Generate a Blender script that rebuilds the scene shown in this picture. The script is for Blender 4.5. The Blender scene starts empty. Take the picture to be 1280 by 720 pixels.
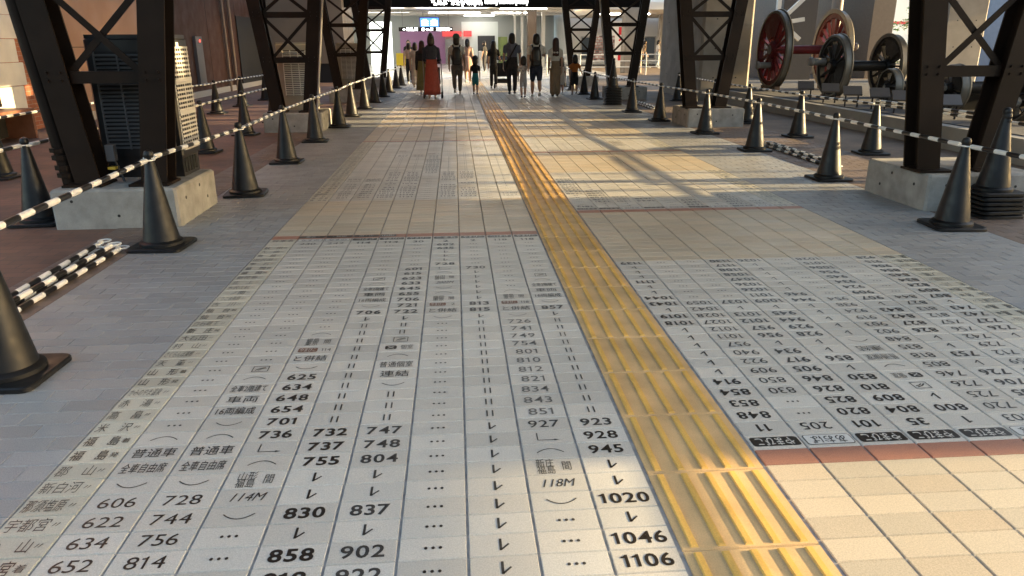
import bpy, math, random
from mathutils import Vector, Matrix
random.seed(7)
R = math.radians
SC = bpy.context.scene
COL = SC.collection

# ------------------------------------------------------------------ camera, sky, sun, exposure
cd = bpy.data.cameras.new("camera")
cam = bpy.data.objects.new("camera", cd); COL.objects.link(cam)
cd.sensor_fit = 'HORIZONTAL'; cd.sensor_width = 36.0; cd.lens = 36.0 * 922.07 / 1280.0
cd.clip_start = 0.05; cd.clip_end = 900
PITCH, YAW, ROLL = 0.318943, 0.073333, -0.00442
fwd = Vector((math.sin(YAW) * math.cos(PITCH), math.cos(YAW) * math.cos(PITCH), -math.sin(PITCH)))
rgt = Vector((math.cos(YAW), -math.sin(YAW), 0)); up = rgt.cross(fwd)
r2 = math.cos(ROLL) * rgt + math.sin(ROLL) * up; u2 = -math.sin(ROLL) * rgt + math.cos(ROLL) * up
mw = Matrix((r2, u2, -fwd)).transposed().to_4x4(); mw.translation = (-0.6011, -3.8384, 1.3709)
cam.matrix_world = mw
SC.camera = cam

SUN_EL, SUN_DY = R(11.2), -0.03          # the sun stands low over the +X side
wd = bpy.data.worlds.new("World"); SC.world = wd; wd.use_nodes = True
wn = wd.node_tree.nodes; wl = wd.node_tree.links
bg = wn["Background"]; bg.inputs[1].default_value = 0.15
sky = wn.new("ShaderNodeTexSky"); sky.sky_type = 'NISHITA'; sky.sun_disc = False
sky.sun_elevation = SUN_EL; sky.sun_rotation = math.atan2(1.0, SUN_DY)
sky.air_density = 1.0; sky.dust_density = 2.0; sky.ozone_density = 0.5
wl.new(sky.outputs[0], bg.inputs[0])
sd = bpy.data.lights.new("sun", 'SUN'); sd.energy = 4.3; sd.angle = R(0.42); sd.color = (1.0, 0.74, 0.39)
sun = bpy.data.objects.new("sun", sd); COL.objects.link(sun)
to_sun = Vector((math.cos(SUN_EL), SUN_DY, math.sin(SUN_EL)))
sun.rotation_euler = to_sun.to_track_quat('Z', 'Y').to_euler(); sun.location = (30, 0, 20)
vs = SC.view_settings
vs.view_transform = 'Standard'; vs.look = 'None'; vs.gamma = 1.0; vs.use_curve_mapping = False
vs.exposure = 2.1
SC.cycles.use_denoising = True
SC.cycles.max_bounces = 8

# ------------------------------------------------------------------ materials
MATS = {}
def mat(name, col, rough=0.5, metal=0.0, spec=0.5, noise=0.0, nscale=8.0, bump=0.0, bscale=200.0, tint=False, emit=0.0, speck=0.0, coat=0.0):
    if name in MATS: return MATS[name]
    m = bpy.data.materials.new(name); m.use_nodes = True; MATS[name] = m
    nt = m.node_tree; n = nt.nodes; l = nt.links; b = n["Principled BSDF"]
    b.inputs["Base Color"].default_value = (*col, 1); b.inputs["Roughness"].default_value = rough
    b.inputs["Metallic"].default_value = metal; b.inputs["Specular IOR Level"].default_value = spec
    if coat: b.inputs["Coat Weight"].default_value = coat
    if emit:
        b.inputs["Emission Color"].default_value = (*col, 1); b.inputs["Emission Strength"].default_value = emit
    tc = n.new("ShaderNodeTexCoord"); out = None
    if noise or tint or speck:
        rgb = n.new("ShaderNodeRGB"); rgb.outputs[0].default_value = (*col, 1); out = rgb.outputs[0]
    def mul(a, fac_socket):
        x = n.new("ShaderNodeMix"); x.data_type = 'RGBA'; x.blend_type = 'MULTIPLY'; x.inputs[0].default_value = 1
        l.new(a, x.inputs[6]); l.new(fac_socket, x.inputs[7]); return x.outputs[2]
    def ranged(scale, lo, hi, detail=4):
        t = n.new("ShaderNodeTexNoise"); t.inputs["Scale"].default_value = scale; t.inputs["Detail"].default_value = detail
        l.new(tc.outputs["Object"], t.inputs["Vector"])
        mr = n.new("ShaderNodeMapRange"); mr.inputs[1].default_value = .3; mr.inputs[2].default_value = .7
        mr.inputs[3].default_value = lo; mr.inputs[4].default_value = hi
        l.new(t.outputs[0], mr.inputs[0]); return mr.outputs[0]
    if noise: out = mul(out, ranged(nscale, 1 - noise, 1 + noise * .5))
    if speck: out = mul(out, ranged(240, 1 - speck * 1.7, 1 + speck, 3))
    if tint:
        a = n.new("ShaderNodeAttribute"); a.attribute_name = "tint"; out = mul(out, a.outputs[0])
    if out is not None: l.new(out, b.inputs["Base Color"])
    if noise:
        rr = ranged(nscale * 2.3, rough * .8, min(1, rough * 1.2)); l.new(rr, b.inputs["Roughness"])
    if bump:
        t = n.new("ShaderNodeTexNoise"); t.inputs["Scale"].default_value = bscale; t.inputs["Detail"].default_value = 3
        l.new(tc.outputs["Object"], t.inputs["Vector"])
        bp = n.new("ShaderNodeBump"); bp.inputs["Strength"].default_value = bump; bp.inputs["Distance"].default_value = 0.002
        l.new(t.outputs[0], bp.inputs["Height"]); l.new(bp.outputs[0], b.inputs["Normal"])
    return m

def brick_mat(name, c1, c2, mortar, sx, sy, rough=.8, ms=.012, rot=(0, 1), noise=.35):
    if name in MATS: return MATS[name]
    m = bpy.data.materials.new(name); m.use_nodes = True; MATS[name] = m
    nt = m.node_tree; n = nt.nodes; l = nt.links; b = n["Principled BSDF"]; b.inputs["Roughness"].default_value = rough
    tc = n.new("ShaderNodeTexCoord"); sp = n.new("ShaderNodeSeparateXYZ"); mp = n.new("ShaderNodeCombineXYZ")
    l.new(tc.outputs["Object"], sp.inputs[0])
    for i, ax in enumerate(rot): l.new(sp.outputs[ax], mp.inputs[i])
    t = n.new("ShaderNodeTexBrick"); t.inputs["Scale"].default_value = 1
    t.inputs["Color1"].default_value = (*c1, 1); t.inputs["Color2"].default_value = (*c2, 1); t.inputs["Mortar"].default_value = (*mortar, 1)
    t.inputs["Brick Width"].default_value = sx; t.inputs["Row Height"].default_value = sy; t.inputs["Mortar Size"].default_value = ms * .3
    t.inputs["Mortar Smooth"].default_value = .2
    l.new(mp.outputs[0], t.inputs["Vector"])
    ns = n.new("ShaderNodeTexNoise"); ns.inputs["Scale"].default_value = 1.3; ns.inputs["Detail"].default_value = 6
    l.new(tc.outputs["Object"], ns.inputs["Vector"])
    mr = n.new("ShaderNodeMapRange"); mr.inputs[1].default_value = .3; mr.inputs[2].default_value = .7
    mr.inputs[3].default_value = 1 - noise; mr.inputs[4].default_value = 1 + noise * .5; l.new(ns.outputs[0], mr.inputs[0])
    x = n.new("ShaderNodeMix"); x.data_type = 'RGBA'; x.blend_type = 'MULTIPLY'; x.inputs[0].default_value = 1
    l.new(t.outputs[0], x.inputs[6]); l.new(mr.outputs[0], x.inputs[7]); l.new(x.outputs[2], b.inputs["Base Color"])
    bp = n.new("ShaderNodeBump"); bp.inputs["Strength"].default_value = .4; bp.inputs["Distance"].default_value = .004; bp.invert = True
    l.new(t.outputs[1], bp.inputs["Height"]); l.new(bp.outputs[0], b.inputs["Normal"])
    return m

M_tile = mat("timetable_tile", (.545, .525, .47), .42, tint=True, bump=.25, bscale=900, speck=.10, noise=.06, nscale=1.2)
M_beige = mat("beige_tile", (.53, .455, .34), .45, tint=True, bump=.3, bscale=700, speck=.13, noise=.08, nscale=1.1)
M_redt = mat("terracotta_tile", (.36, .17, .115), .45, tint=True, bump=.3, bscale=700, speck=.12)
M_grout = mat("grout", (.36, .355, .345), .85, noise=.3, nscale=20)
M_ink = mat("ink", (.022, .018, .015), .33, spec=.6)
M_glare = mat("glare_ink", (.14, .138, .132), .35, noise=.5, nscale=60); M_glare_half = mat("half_glare_ink", (.055, .053, .05), .34, noise=.5, nscale=60)  # lighter inks imitate glare that washes out the figures
M_pale = mat("pale_ink", (.5, .49, .45), .4)
M_blue = mat("bluegrey_paver", (.31, .315, .315), .5, tint=True, bump=.4, bscale=500, speck=.12, noise=.12, nscale=1.5)
M_brown = mat("brown_paver", (.18, .135, .108), .6, tint=True, bump=.4, bscale=500, speck=.12, noise=.15, nscale=1.5)
M_yel = mat("tactile_yellow", (.64, .425, .165), .58, tint=True, noise=.22, nscale=5, bump=.2, bscale=600, speck=.08)
M_conc = mat("block_concrete", (.31, .30, .275), .85, noise=.28, nscale=7, bump=.5, bscale=90, speck=.1)
M_pier = mat("viaduct_concrete", (.29, .26, .22), .85, noise=.2, nscale=2.2, bump=.3, bscale=60)
M_steel = mat("brown_steel", (.018, .0115, .008), .5, noise=.3, nscale=3, spec=.12)
M_cone = mat("black_rubber", (.0075, .008, .009), .47, noise=.65, nscale=9, spec=.38)
M_black = mat("black_plastic", (.015, .015, .016), .35)
M_white = mat("white_plastic", (.78, .77, .73), .35, noise=.06, nscale=10)
M_dark = mat("dark_recess", (.012, .012, .012), .8)
M_grey = mat("grey_metal", (.30, .30, .30), .45, noise=.15, nscale=4)
M_skin = mat("skin", (.52, .33, .24), .5)
M_hair = mat("black_hair", (.014, .011, .010), .4)

# ------------------------------------------------------------------ mesh builder
class MB:
    def __init__(s): s.v = []; s.f = []; s.m = []; s.t = []; s.mats = []; s.cm = 0; s.ct = None; s.sm = []; s.smooth = False
    def use(s, m):
        if m not in s.mats: s.mats.append(m)
        s.cm = s.mats.index(m); return s
    def face(s, idx):
        s.f.append(tuple(idx)); s.m.append(s.cm); s.t.append(s.ct); s.sm.append(s.smooth)
    def add(s, vs, fs):
        o = len(s.v); s.v += [tuple(p) for p in vs]
        for f in fs: s.face([i + o for i in f])
    def box(s, a, b):
        x0, y0, z0 = a; x1, y1, z1 = b
        s.add([(x0, y0, z0), (x1, y0, z0), (x1, y1, z0), (x0, y1, z0), (x0, y0, z1), (x1, y0, z1), (x1, y1, z1), (x0, y1, z1)],
              [(3, 2, 1, 0), (4, 5, 6, 7), (0, 1, 5, 4), (1, 2, 6, 5), (2, 3, 7, 6), (3, 0, 4, 7)]); return s
    def cbox(s, a, b, c):                        # box with chamfered vertical and top edges
        x0, y0, z0 = a; x1, y1, z1 = b
        def ring(i, z): return [(x0 + i, y0 + c + i, z) if False else p for p in
            [(x0 + c + i, y0 + i, z), (x1 - c - i, y0 + i, z), (x1 - i, y0 + c + i, z), (x1 - i, y1 - c - i, z), (x1 - c - i, y1 - i, z), (x0 + c + i, y1 - i, z), (x0 + i, y1 - c - i, z), (x0 + i, y0 + c + i, z)]]
        s.loft([ring(0, z0), ring(0, z1 - c), ring(c * .9, z1)], True); return s
    def loft(s, rings, caps=True, closed=True):
        n = len(rings[0]); o = len(s.v)
        for r in rings: s.v += [tuple(p) for p in r]
        for k in range(len(rings) - 1):
            for i in range(n if closed else n - 1):
                j = (i + 1) % n
                s.face((o + k * n + i, o + k * n + j, o + (k + 1) * n + j, o + (k + 1) * n + i))
        if caps:
            s.face([o + i for i in range(n)][::-1]); s.face([o + (len(rings) - 1) * n + i for i in range(n)])
        return s
    def beam(s, p0, p1, w, d, ref=(0, 1, 0)):   # rectangular bar: w across, d along ref
        p0, p1 = Vector(p0), Vector(p1); z = (p1 - p0).normalized(); r = Vector(ref)
        y = (r - r.dot(z) * z).normalized(); x = y.cross(z)
        def ring(p): return [p + x * (sx * w / 2) + y * (sy * d / 2) for sx, sy in ((-1, -1), (1, -1), (1, 1), (-1, 1))]
        return s.loft([ring(p0), ring(p1)])
    def cyl(s, p0, p1, r0, r1=None, n=12, caps=True):
        r1 = r0 if r1 is None else r1
        p0, p1 = Vector(p0), Vector(p1); z = (p1 - p0).normalized()
        x = z.orthogonal().normalized(); y = z.cross(x)
        def ring(p, r): return [p + x * (r * math.cos(2 * math.pi * i / n)) + y * (r * math.sin(2 * math.pi * i / n)) for i in range(n)]
        return s.loft([ring(p0, r0), ring(p1, r1)], caps)
    def tube(s, pts, r, n=8):
        for a, b in zip(pts, pts[1:]): s.cyl(a, b, r, r, n)
        return s
    def lathe(s, prof, c=(0, 0, 0), n=24, axis='Z', caps=True):
        def P(r, h, a):
            u, w = r * math.cos(a), r * math.sin(a)
            q = (u, w, h) if axis == 'Z' else (h, u, w) if axis == 'X' else (w, h, u)
            return (c[0] + q[0], c[1] + q[1], c[2] + q[2])
        return s.loft([[P(r, h, 2 * math.pi * i / n) for i in range(n)] for r, h in prof], caps)
    def torus(s, c, R0, r, normal=(0, 0, 1), n=16, m=6, a0=0, a1=2 * math.pi):
        z = Vector(normal).normalized(); x = z.orthogonal().normalized(); y = z.cross(x); c = Vector(c)
        rings = []
        for i in range(n + 1):
            a = a0 + (a1 - a0) * i / n; d = x * math.cos(a) + y * math.sin(a)
            rings.append([c + d * (R0 + r * math.cos(2 * math.pi * k / m)) + z * (r * math.sin(2 * math.pi * k / m)) for k in range(m)])
        return s.loft(rings, False)
    def ball(s, c, rx, ry, rz, n=12, m=8):
        rings = []
        for k in range(m + 1):
            t = -math.pi / 2 + math.pi * k / m; t = max(-1.5, min(1.5, t))
            rings.append([(c[0] + rx * math.cos(t) * math.cos(2 * math.pi * i / n), c[1] + ry * math.cos(t) * math.sin(2 * math.pi * i / n), c[2] + rz * math.sin(t)) for i in range(n)])
        return s.loft(rings)
    def flat(s, pts, z):                         # flat polygon facing up
        s.add([(x, y, z) for x, y in pts], [tuple(range(len(pts)))]); return s
    def build(s, name, m=None, parent=None, smooth=None, loc=None):
        me = bpy.data.meshes.new(name); me.from_pydata(s.v, [], s.f)
        ms = s.mats if s.mats else [m]
        for k in ms: me.materials.append(k)
        if s.mats: me.polygons.foreach_set("material_index", s.m)
        if smooth is not None: me.polygons.foreach_set("use_smooth", [smooth] * len(s.f))
        else: me.polygons.foreach_set("use_smooth", s.sm)
        if any(t is not None for t in s.t):
            at = me.attributes.new("tint", 'FLOAT_COLOR', 'FACE')
            buf = []
            for t in s.t: buf += [*(t or (1, 1, 1)), 1]
            at.data.foreach_set("color", buf)
        me.update()
        o = bpy.data.objects.new(name, me); COL.objects.link(o)
        if parent: o.parent = parent
        if loc: o.location = loc
        return o
def autosmooth(o, ang=35):
    me = o.data; me.polygons.foreach_set("use_smooth", [True] * len(me.polygons))
    try: me.set_sharp_from_angle(angle=R(ang))
    except Exception: pass
    return o
def tag(o, label, cat, group=None, kind=None):
    if label: o["label"] = label
    if cat: o["category"] = cat
    if group: o["group"] = group
    if kind: o["kind"] = kind
    return o
def thing(name, label, cat, loc=(0, 0, 0), rz=0.0, group=None):
    o = bpy.data.objects.new(name, None); COL.objects.link(o); o.location = loc; o.rotation_euler = (0, 0, rz)
    o.empty_display_size = .1
    return tag(o, label, cat, group)
def struct(o, label, cat): return tag(o, label, cat, None, "structure")
def dup(root, loc, rz, label, group=None, scale=None):
    r = root.copy(); COL.objects.link(r); r.location = loc; r.rotation_euler = (0, 0, rz); r["label"] = label
    if group: r["group"] = group
    if scale: r.scale = scale
    for ch in list(root.children):
        c = ch.copy(); COL.objects.link(c); c.parent = r
        for g in ch.children:
            d = g.copy(); COL.objects.link(d); d.parent = c
    return r
ORD = ["first", "second", "third", "fourth", "fifth", "sixth", "seventh", "eighth", "ninth", "tenth", "eleventh", "twelfth", "thirteenth", "fourteenth"]

# ------------------------------------------------------------------ lettering
_TC = {}
def glyphs(s, bold):
    k = (s, bold)
    if k in _TC: return _TC[k]
    if s.isdigit() and s.isascii():              # composed digit by digit, with a flagged 1
        V, F, x = [], [], 0.0
        for ch in s:
            if ch == '1':
                w = .085 + 2 * bold; xr = .27 + bold
                v = [(xr - w, 0), (xr, 0), (xr, .69), (xr - w * .75, .69), (xr - w, .64), (xr - w - .045, .605), (xr - w - .13, .59), (xr - w - .13, .515 - bold), (xr - w, .53 - bold)]
                f = [(0, 1, 2, 3, 4, 8), (4, 5, 6, 7, 8)]; wd = .40
                v = [(a - .02, b) for a, b in v]
            else:
                c, f, wd0 = glyphs_raw(ch, bold); wd = wd0 + .085; v = [(a + wd / 2, b) for a, b in c]
            o = len(V); V += [(a + x, b) for a, b in v]; F += [tuple(i + o for i in q) for q in f]; x += wd
        x0 = min(p[0] for p in V); x1 = max(p[0] for p in V)
        _TC[k] = ([(a - (x0 + x1) / 2, b) for a, b in V], F, x1 - x0); return _TC[k]
    return glyphs_raw(s, bold)
def glyphs_raw(s, bold):
    k = (s, bold)
    if k in _TC: return _TC[k]
    c = bpy.data.curves.new("t", 'FONT'); c.body = s; c.resolution_u = 3; c.offset = bold
    o = bpy.data.objects.new("t", c); COL.objects.link(o); bpy.context.view_layer.update()
    me = o.to_mesh()
    v = [(p.co.x, p.co.y) for p in me.vertices]; f = [tuple(p.vertices) for p in me.polygons]
    o.to_mesh_clear(); bpy.data.objects.remove(o); bpy.data.curves.remove(c)
    if not v: v = [(0, 0)]
    x0 = min(p[0] for p in v); x1 = max(p[0] for p in v); cx = (x0 + x1) / 2
    v = [(p[0] - cx, p[1]) for p in v]
    _TC[k] = (v, f, x1 - x0); return _TC[k]
class Cell:
    """one timetable cell on the pavement; sg = -1 when the sheet reads from the far side"""
    def __init__(s, mb, cx, cy, sg, z=.0005): s.mb, s.cx, s.cy, s.sg, s.z = mb, cx, cy, sg, z; s.ink = M_ink
    def P(s, x, y): return (s.cx + s.sg * x, s.cy + s.sg * y)
    def poly(s, pts, m=None, dz=0):
        s.mb.use(m or s.ink); s.mb.flat([s.P(*p) for p in pts], s.z + dz)
    def text(s, t, h=.052, w=None, bold=0.0, x=0, y=0, xs=1.0, sh=0, m=None, dz=0):
        v, f, wd = glyphs(t, bold); k = h / .70; kx = k * xs
        if w: kx = min(kx, w / wd)
        s.mb.use(m or s.ink)
        s.mb.add([(*s.P(x + a * kx + sh * b * k, y + (b - .345) * k), s.z + dz) for a, b in v], f)
    def stroke(s, pts, w, m=None):
        for a, b in zip(pts, pts[1:]):
            d = Vector((b[0] - a[0], b[1] - a[1])).normalized() * w / 2; n = Vector((-d.y, d.x))
            s.poly([(a[0] - n.x, a[1] - n.y), (b[0] - n.x, b[1] - n.y), (b[0] + n.x, b[1] + n.y), (a[0] + n.x, a[1] + n.y)], m)
    def dots(s):
        for k in (-1, 0, 1):
            s.poly([(k * .021 + .0052 * math.cos(a * math.pi / 4), .0065 * math.sin(a * math.pi / 4)) for a in range(8)])
    def arc(s, up):
        pts = []
        for i in range(11):
            t = -1 + i / 5; pts.append((t * .048, (1 if up else -1) * (.016 - .026 * t * t)))
        s.stroke(pts, .0042)
    def rrect(s, w, h, r, m=None, dz=0, x=0, y=0):
        pts = []
        for cxx, cyy, a0 in ((w / 2 - r, h / 2 - r, 0), (-w / 2 + r, h / 2 - r, 90), (-w / 2 + r, -h / 2 + r, 180), (w / 2 - r, -h / 2 + r, 270)):
            for k in range(4):
                a = R(a0 + 30 * k); pts.append((x + cxx + r * math.cos(a), y + cyy + r * math.sin(a)))
        s.poly(pts, m, dz)
    def draw(s, t, bold=0.0, xs=1.05):
        if not t: return
        if t == '...': s.dots()
        elif t == 'v': s.stroke([(-.006, .026), (-.006, -.026)], .0075); s.stroke([(-.006, -.024), (.018, .002)], .006)
        elif t == '=': s.stroke([(-.011, .024), (-.011, -.024)], .006); s.stroke([(.011, .024), (.011, -.024)], .006)
        elif t == 'n': s.arc(True)
        elif t == 'u': s.arc(False)
        elif t == '>':
            s.stroke([(-.035, .03), (-.035, -.022), (.03, -.022)], .004); s.poly([(.025, -.016), (.025, -.028), (.045, -.022)])
        elif t == 'i':
            for a, b in (((-.034, .028), (.034, .028)), ((.034, .028), (.034, -.028)), ((.034, -.028), (-.034, -.028)), ((-.034, -.028), (-.034, .028))): s.stroke([a, b], .004)
            s.stroke([(-.022, -.014), (-.006, .004), (.02, .016)], .006); s.stroke([(-.01, -.014), (.006, 0), (.024, .006)], .005)
        elif t.startswith('X'):
            s.rrect(.055, .045, .012, M_ink, 0, -.04)
            s.z += .0006
            s.stroke([(-.055, .014), (-.025, -.014)], .005, M_pale); s.stroke([(-.055, -.014), (-.025, .014)], .005, M_pale); s.z -= .0006
            s.text(t[1:], .04, .06, -.003, .035, 0)
        elif t.startswith('B:'):
            s.rrect(.178, .062, .012); s.text(t[2:], .042, .14, .012, m=M_pale, dz=.0007)
        elif t.startswith('O:'):
            s.rrect(.178, .068, .012); s.rrect(.172, .062, .010, M_tilep, .0005); s.text(t[2:], .040, .13, .006, dz=.001)
        elif t.startswith('S:'):
            a, b = t[2:].split(','); s.text(a, .040, .062, -.002, -.028, .021); s.text(b, .040, .062, -.002, -.028, -.021); s.text('間', .042, .03, -.002, .045, 0)
        elif t.startswith('Y:'):
            s.rrect(.09, .05, .01, M_redt2, 0, -.03); s.text('やまびこ', .034, .075, .006, -.03, m=M_pale, dz=.0007); s.text(t[2:], .034, .045, .0, .055)
        elif t.endswith('M') and t[0].isdigit(): s.text(t, .045, .1, 0.0, sh=.25)
        elif t.isdigit(): s.text(t, .053, .165, bold, xs=xs)
        else: s.text(t, .046, .15, .005 if s.sg > 0 else -.004)
M_tilep = mat("label_plate", (.52, .53, .51), .45)
M_redt2 = mat("train_badge", (.16, .075, .045), .4)

def tile(mb, x0, x1, y0, y1, gx, gy, ch=.0022, t=(1, 1, 1), z=None):
    z = random.uniform(-.0009, -.0002) if z is None else z
    a, b, c, d = x0 + gx, x1 - gx, y0 + gy, y1 - gy
    zt = random.uniform(-.0003, .0003)
    mb.ct = t
    vs = [(a, c, -.006), (b, c, -.006), (b, d, -.006), (a, d, -.006),
          (a + ch, c + ch, z), (b - ch, c + ch, z + zt * .5), (b - ch, d - ch, z + zt), (a + ch, d - ch, z + zt * .5)]
    mb.add(vs, [(4, 5, 6, 7), (0, 1, 5, 4), (1, 2, 6, 5), (2, 3, 7, 6), (3, 0, 4, 7)])
def rt(a=.10, warm=.03):
    k = 1 + random.uniform(-a, a * .6); w = random.uniform(-warm, warm); return (k * (1 + w), k, k * (1 - w))

XR = 0.4215
# left cell grid: column c (0..9), row r ; world centre
def LC(c, r): return (-2.0 + .2 * c + .1, -(r + .5) * .1)
def RC(j, r): return (XR + .2 * j + .1, -(r + .5) * .1)

# ---- ground sheets
g = MB(); g.flat([(-400, -300), (400, -300), (400, 700), (-400, 700)], -.03)
struct(g.build("ground", mat("asphalt", (.07, .07, .072), .85, noise=.25, nscale=.6, bump=.4, bscale=60)), "dark asphalt ground around the covered walkway", "ground")
g = MB(); g.flat([(-3.3, -8), (4.6, -8), (4.6, 30), (-3.3, 30)], -.0065)
struct(g.build("grout_bed", M_grout), "grey joint bed under the walkway tiles", "ground")
g = MB(); g.flat([(-8.2, -8), (-3.3, -8), (-3.3, 30), (-8.2, 30)], -.004)
struct(g.build("brick_plaza", brick_mat("plaza_brick_red", (.20, .105, .07), (.145, .085, .06), (.09, .07, .06), .2, .1, .7)), "red brown brick paving along the left building", "paving")
g = MB(); g.flat([(4.6, -8), (30, -8), (30, 46), (4.6, 46)], -.004)
struct(g.build("brown_plaza", brick_mat("plaza_brick_tan", (.21, .15, .105), (.17, .125, .09), (.11, .09, .075), .2, .1, .7)), "brown paving beside the wheel display", "paving")

M_lg = mat("pale_joint", (.40, .40, .40), .9, noise=.2, nscale=30)
g = MB(); g.flat([(-3.3, -8), (-2.003, -8), (-2.003, 30), (-3.3, 30)], -.0035); g.flat([(2.425, -8), (4.6, -8), (4.6, 30), (2.425, 30)], -.0035)
struct(g.build("grout_bed", M_lg), "pale joint sand between the border pavers", "ground")

# ---- tiled walkway
def beige_rows(mb, side, r0, r1):
    for r in range(r0, r1):
        for c in range(10):
            x, y = LC(c, r) if side < 0 else RC(c, r)
            mb.use(M_beige); tile(mb, x - .1, x + .1, y - .05, y + .05, .0035, .0018, t=rt(.12, .035))
def red_row(mb, side, r):
    for c in range(10):
        x, y = LC(c, r) if side < 0 else RC(c, r)
        mb.use(M_redt); tile(mb, x - .1, x + .1, y - .05, y + .05, .0035, .0018, t=rt(.1, .03))
def table_rows(mb, side, r0, r1):
    for r in range(r0, r1):
        for c in range(10):
            x, y = LC(c, r) if side < 0 else RC(c, r)
            k = rt(.13, .012)
            if (c == 0 and side < 0) or (c == 9 and side > 0): k = (k[0] * .97, k[1] * .955, k[2] * .87)
            mb.use(M_tile); tile(mb, x - .1, x + .1, y - .05, y + .05, .0035, .0018, t=k)

def L(n, *seq):                                  # expand "token*count"
    out = []
    for t in seq:
        if '*' in t: a, k = t.split('*'); out += [a] * int(k)
        else: out.append(t)
    return dict(zip(range(n, n + len(out)), out))
names_l = ['秋　田 発', '大　曲 〃', '角　館 〃', '田沢湖 〃', '雫　石 〃', '盛　岡 着', '盛　岡 発', '新花巻 〃', '北　上 〃', '水沢江刺 〃', '一ノ関 〃', 'くりこま高原 〃', '古　川 〃', '仙　台 着',
           '仙　台 発', '白石蔵王 〃', '新　庄 発', '大石田 〃', '村　山 〃', 'さくらんぼ東根 〃', '天　童 〃', '山　形 着', '山　形 発', 'かみのやま温泉 〃', '赤　湯 〃', '高　畠 〃', '米　沢 〃', '福　島 着', '福　島 発', '郡　山 〃',
           '新白河 〃', '那須塩原 〃', '宇都宮 〃', '小　山 〃', '大　宮 着', '上　野 〃', '東　京 着']
LT = [
 ({-16: '列 車 名', **{i - 14: s for i, s in enumerate(names_l)}}, 0),
 (L(-16, 'O:なすの', '230', '...*27', 'n', '普通車', '全車自由席', 'u', '606', '622', '634', '652', '714', '720'), .0),
 (L(-16, 'O:なすの', '242', '...*21', 'i', 'n', '全車2階建て', '車両', '16両編成', 'u', 'n', '普通車', '全車自由席', 'u', '728', '744', '756', '814', '834', '840'), .0),
 (L(-16, 'B:つばさ', '114', '...*17', 'n', 'S:福島,東京', 'Y:114', 'と併結', 'u', '625', '634', '648', '654', '701', '736', '>', 'n', 'S:山形,福島', '114M', 'u', '...*4'), .022),
 (L(-16, 'B:やまびこ', '114', '...*8', 'i', 'n', '全車2階建て', '車両', '16両編成', 'u', '706', 'v', '=*11', '732', '737', '755', 'v', 'v', '830', 'v', '858', '918', '924'), .028),
 (L(-16, 'B:やまびこ', '30', '...*6', '601', '615', '623', '633', '645', '655', '706', '721', '722', 'v', '=', '=', 'i', 'X個室', 'n', '普通個室', '連結', 'u', '=*3', '747', '748', '804', 'v', 'v', '837', 'v', '902', '922', '928'), .020),
 (L(-16, 'B:こまち', '2', '602', '635', 'v', 'v', 'v', '728', '>', 'n', 'S:秋田,盛岡', '2002M', 'u', 'n', 'S:盛岡,東京', 'Y:2', 'と併結', 'u', '...*21'), .024),
 (L(-16, 'B:やまびこ', '2', '...*6', '730', 'v*6', '813', '815', 'v', '=*11', 'v*10'), .026),
 (L(-16, 'B:つばさ', '118', '...*11', 'n', 'S:福島,東京', 'Y:118', 'と併結', 'u', '726', '741', '749', '754', '801', '810', '812', '821', '834', '843', '851', '927', '>', 'n', 'S:新庄,福島', '118M', 'u', '...*4'), .004),
 (L(-16, 'B:やまびこ', '118', '...*8', 'i', 'n', '全車2階建て', '車両', '16両編成', 'u', '857', 'v', '=*11', '923', '928', '945', 'v', 'v', '1020', 'v', '1046', '1106', '1112'), .018),
]
names_r = ['盛　岡 着', '新花巻 〃', '北　上 〃', '水沢江刺 〃', '一ノ関 〃', 'くりこま高原 〃', '古　川 〃', '仙　台 発', '仙　台 着', '白石蔵王 〃', '福　島 発', '福　島 着', '郡　山 〃', '新白河 〃', '那須塩原 〃', '宇都宮 〃', '小　山 〃', '大　宮 〃', '上　野 〃', '東　京 発']
RT = [
 (L(-8, '1139', 'v', 'v', 'v', '1111', 'v', 'v', '1044', '1043', 'v', '1019', '1018', 'v*6', '914', '854', '853', '848', '11', 'B:やまびこ'), .02),
 (L(-8, '...*8', '1059', '1042', '1028', '1027', '1012', '1011', '957', '940', '922', '909', '850', '830', '...', '...', '205', 'O:あおば'), .0),
 (L(-8, '...*8', '1037', 'v', '1013', '1012', '957', '956', 'v', '934', '917', '905', '846', '826', '825', '820', '101', 'B:やまびこ'), .02),
 (L(-8, '1130', '1117', '1108', '1058', '1047', '1036', '1026', '1011', '1009', 'v', '945', '944', '929', '928', 'v', 'v', '856', 'v', '830', '810', '809', '804', '35', 'B:やまびこ'), .022),
 (L(-8, '1036', 'v*6', '946', '944', 'v*5', 'n', '連結', '普通個室', 'u', 'X個室', 'i', 'v', '800', '1', 'B:やまびこ'), .02),
 (L(-8, '...*8', '954', '938', '924', '919', '903', '902', '848', '835', '818', '805', '746', '726', '725', '720', '103', 'O:あおば'), .0),
 (L(-8, '1028', '1015', '1006', '956', '945', '934', '924', '909', '907', 'v', '843', '842', '827', '826', 'v', 'v', '753', 'v', '726', '706', '705', '700', '33', 'B:やまびこ'), .02),
 (L(-8, '...*8', '844', '827', '813', '812', '757', '756', '742', '729', '712', '659', '640', '620', '619', '614', '201', 'O:あおば'), .0),
 (L(-8, '928', '915', '906', '856', '845', '834', '824', '809', '807', 'v', '743', '742', '727', '726', 'v', 'v', '653', 'v', '632', '610', '609', '604', '31', 'B:やまびこ'), .02),
 ({i - 8: s for i, s in enumerate(names_r)}, 0),
]
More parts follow.
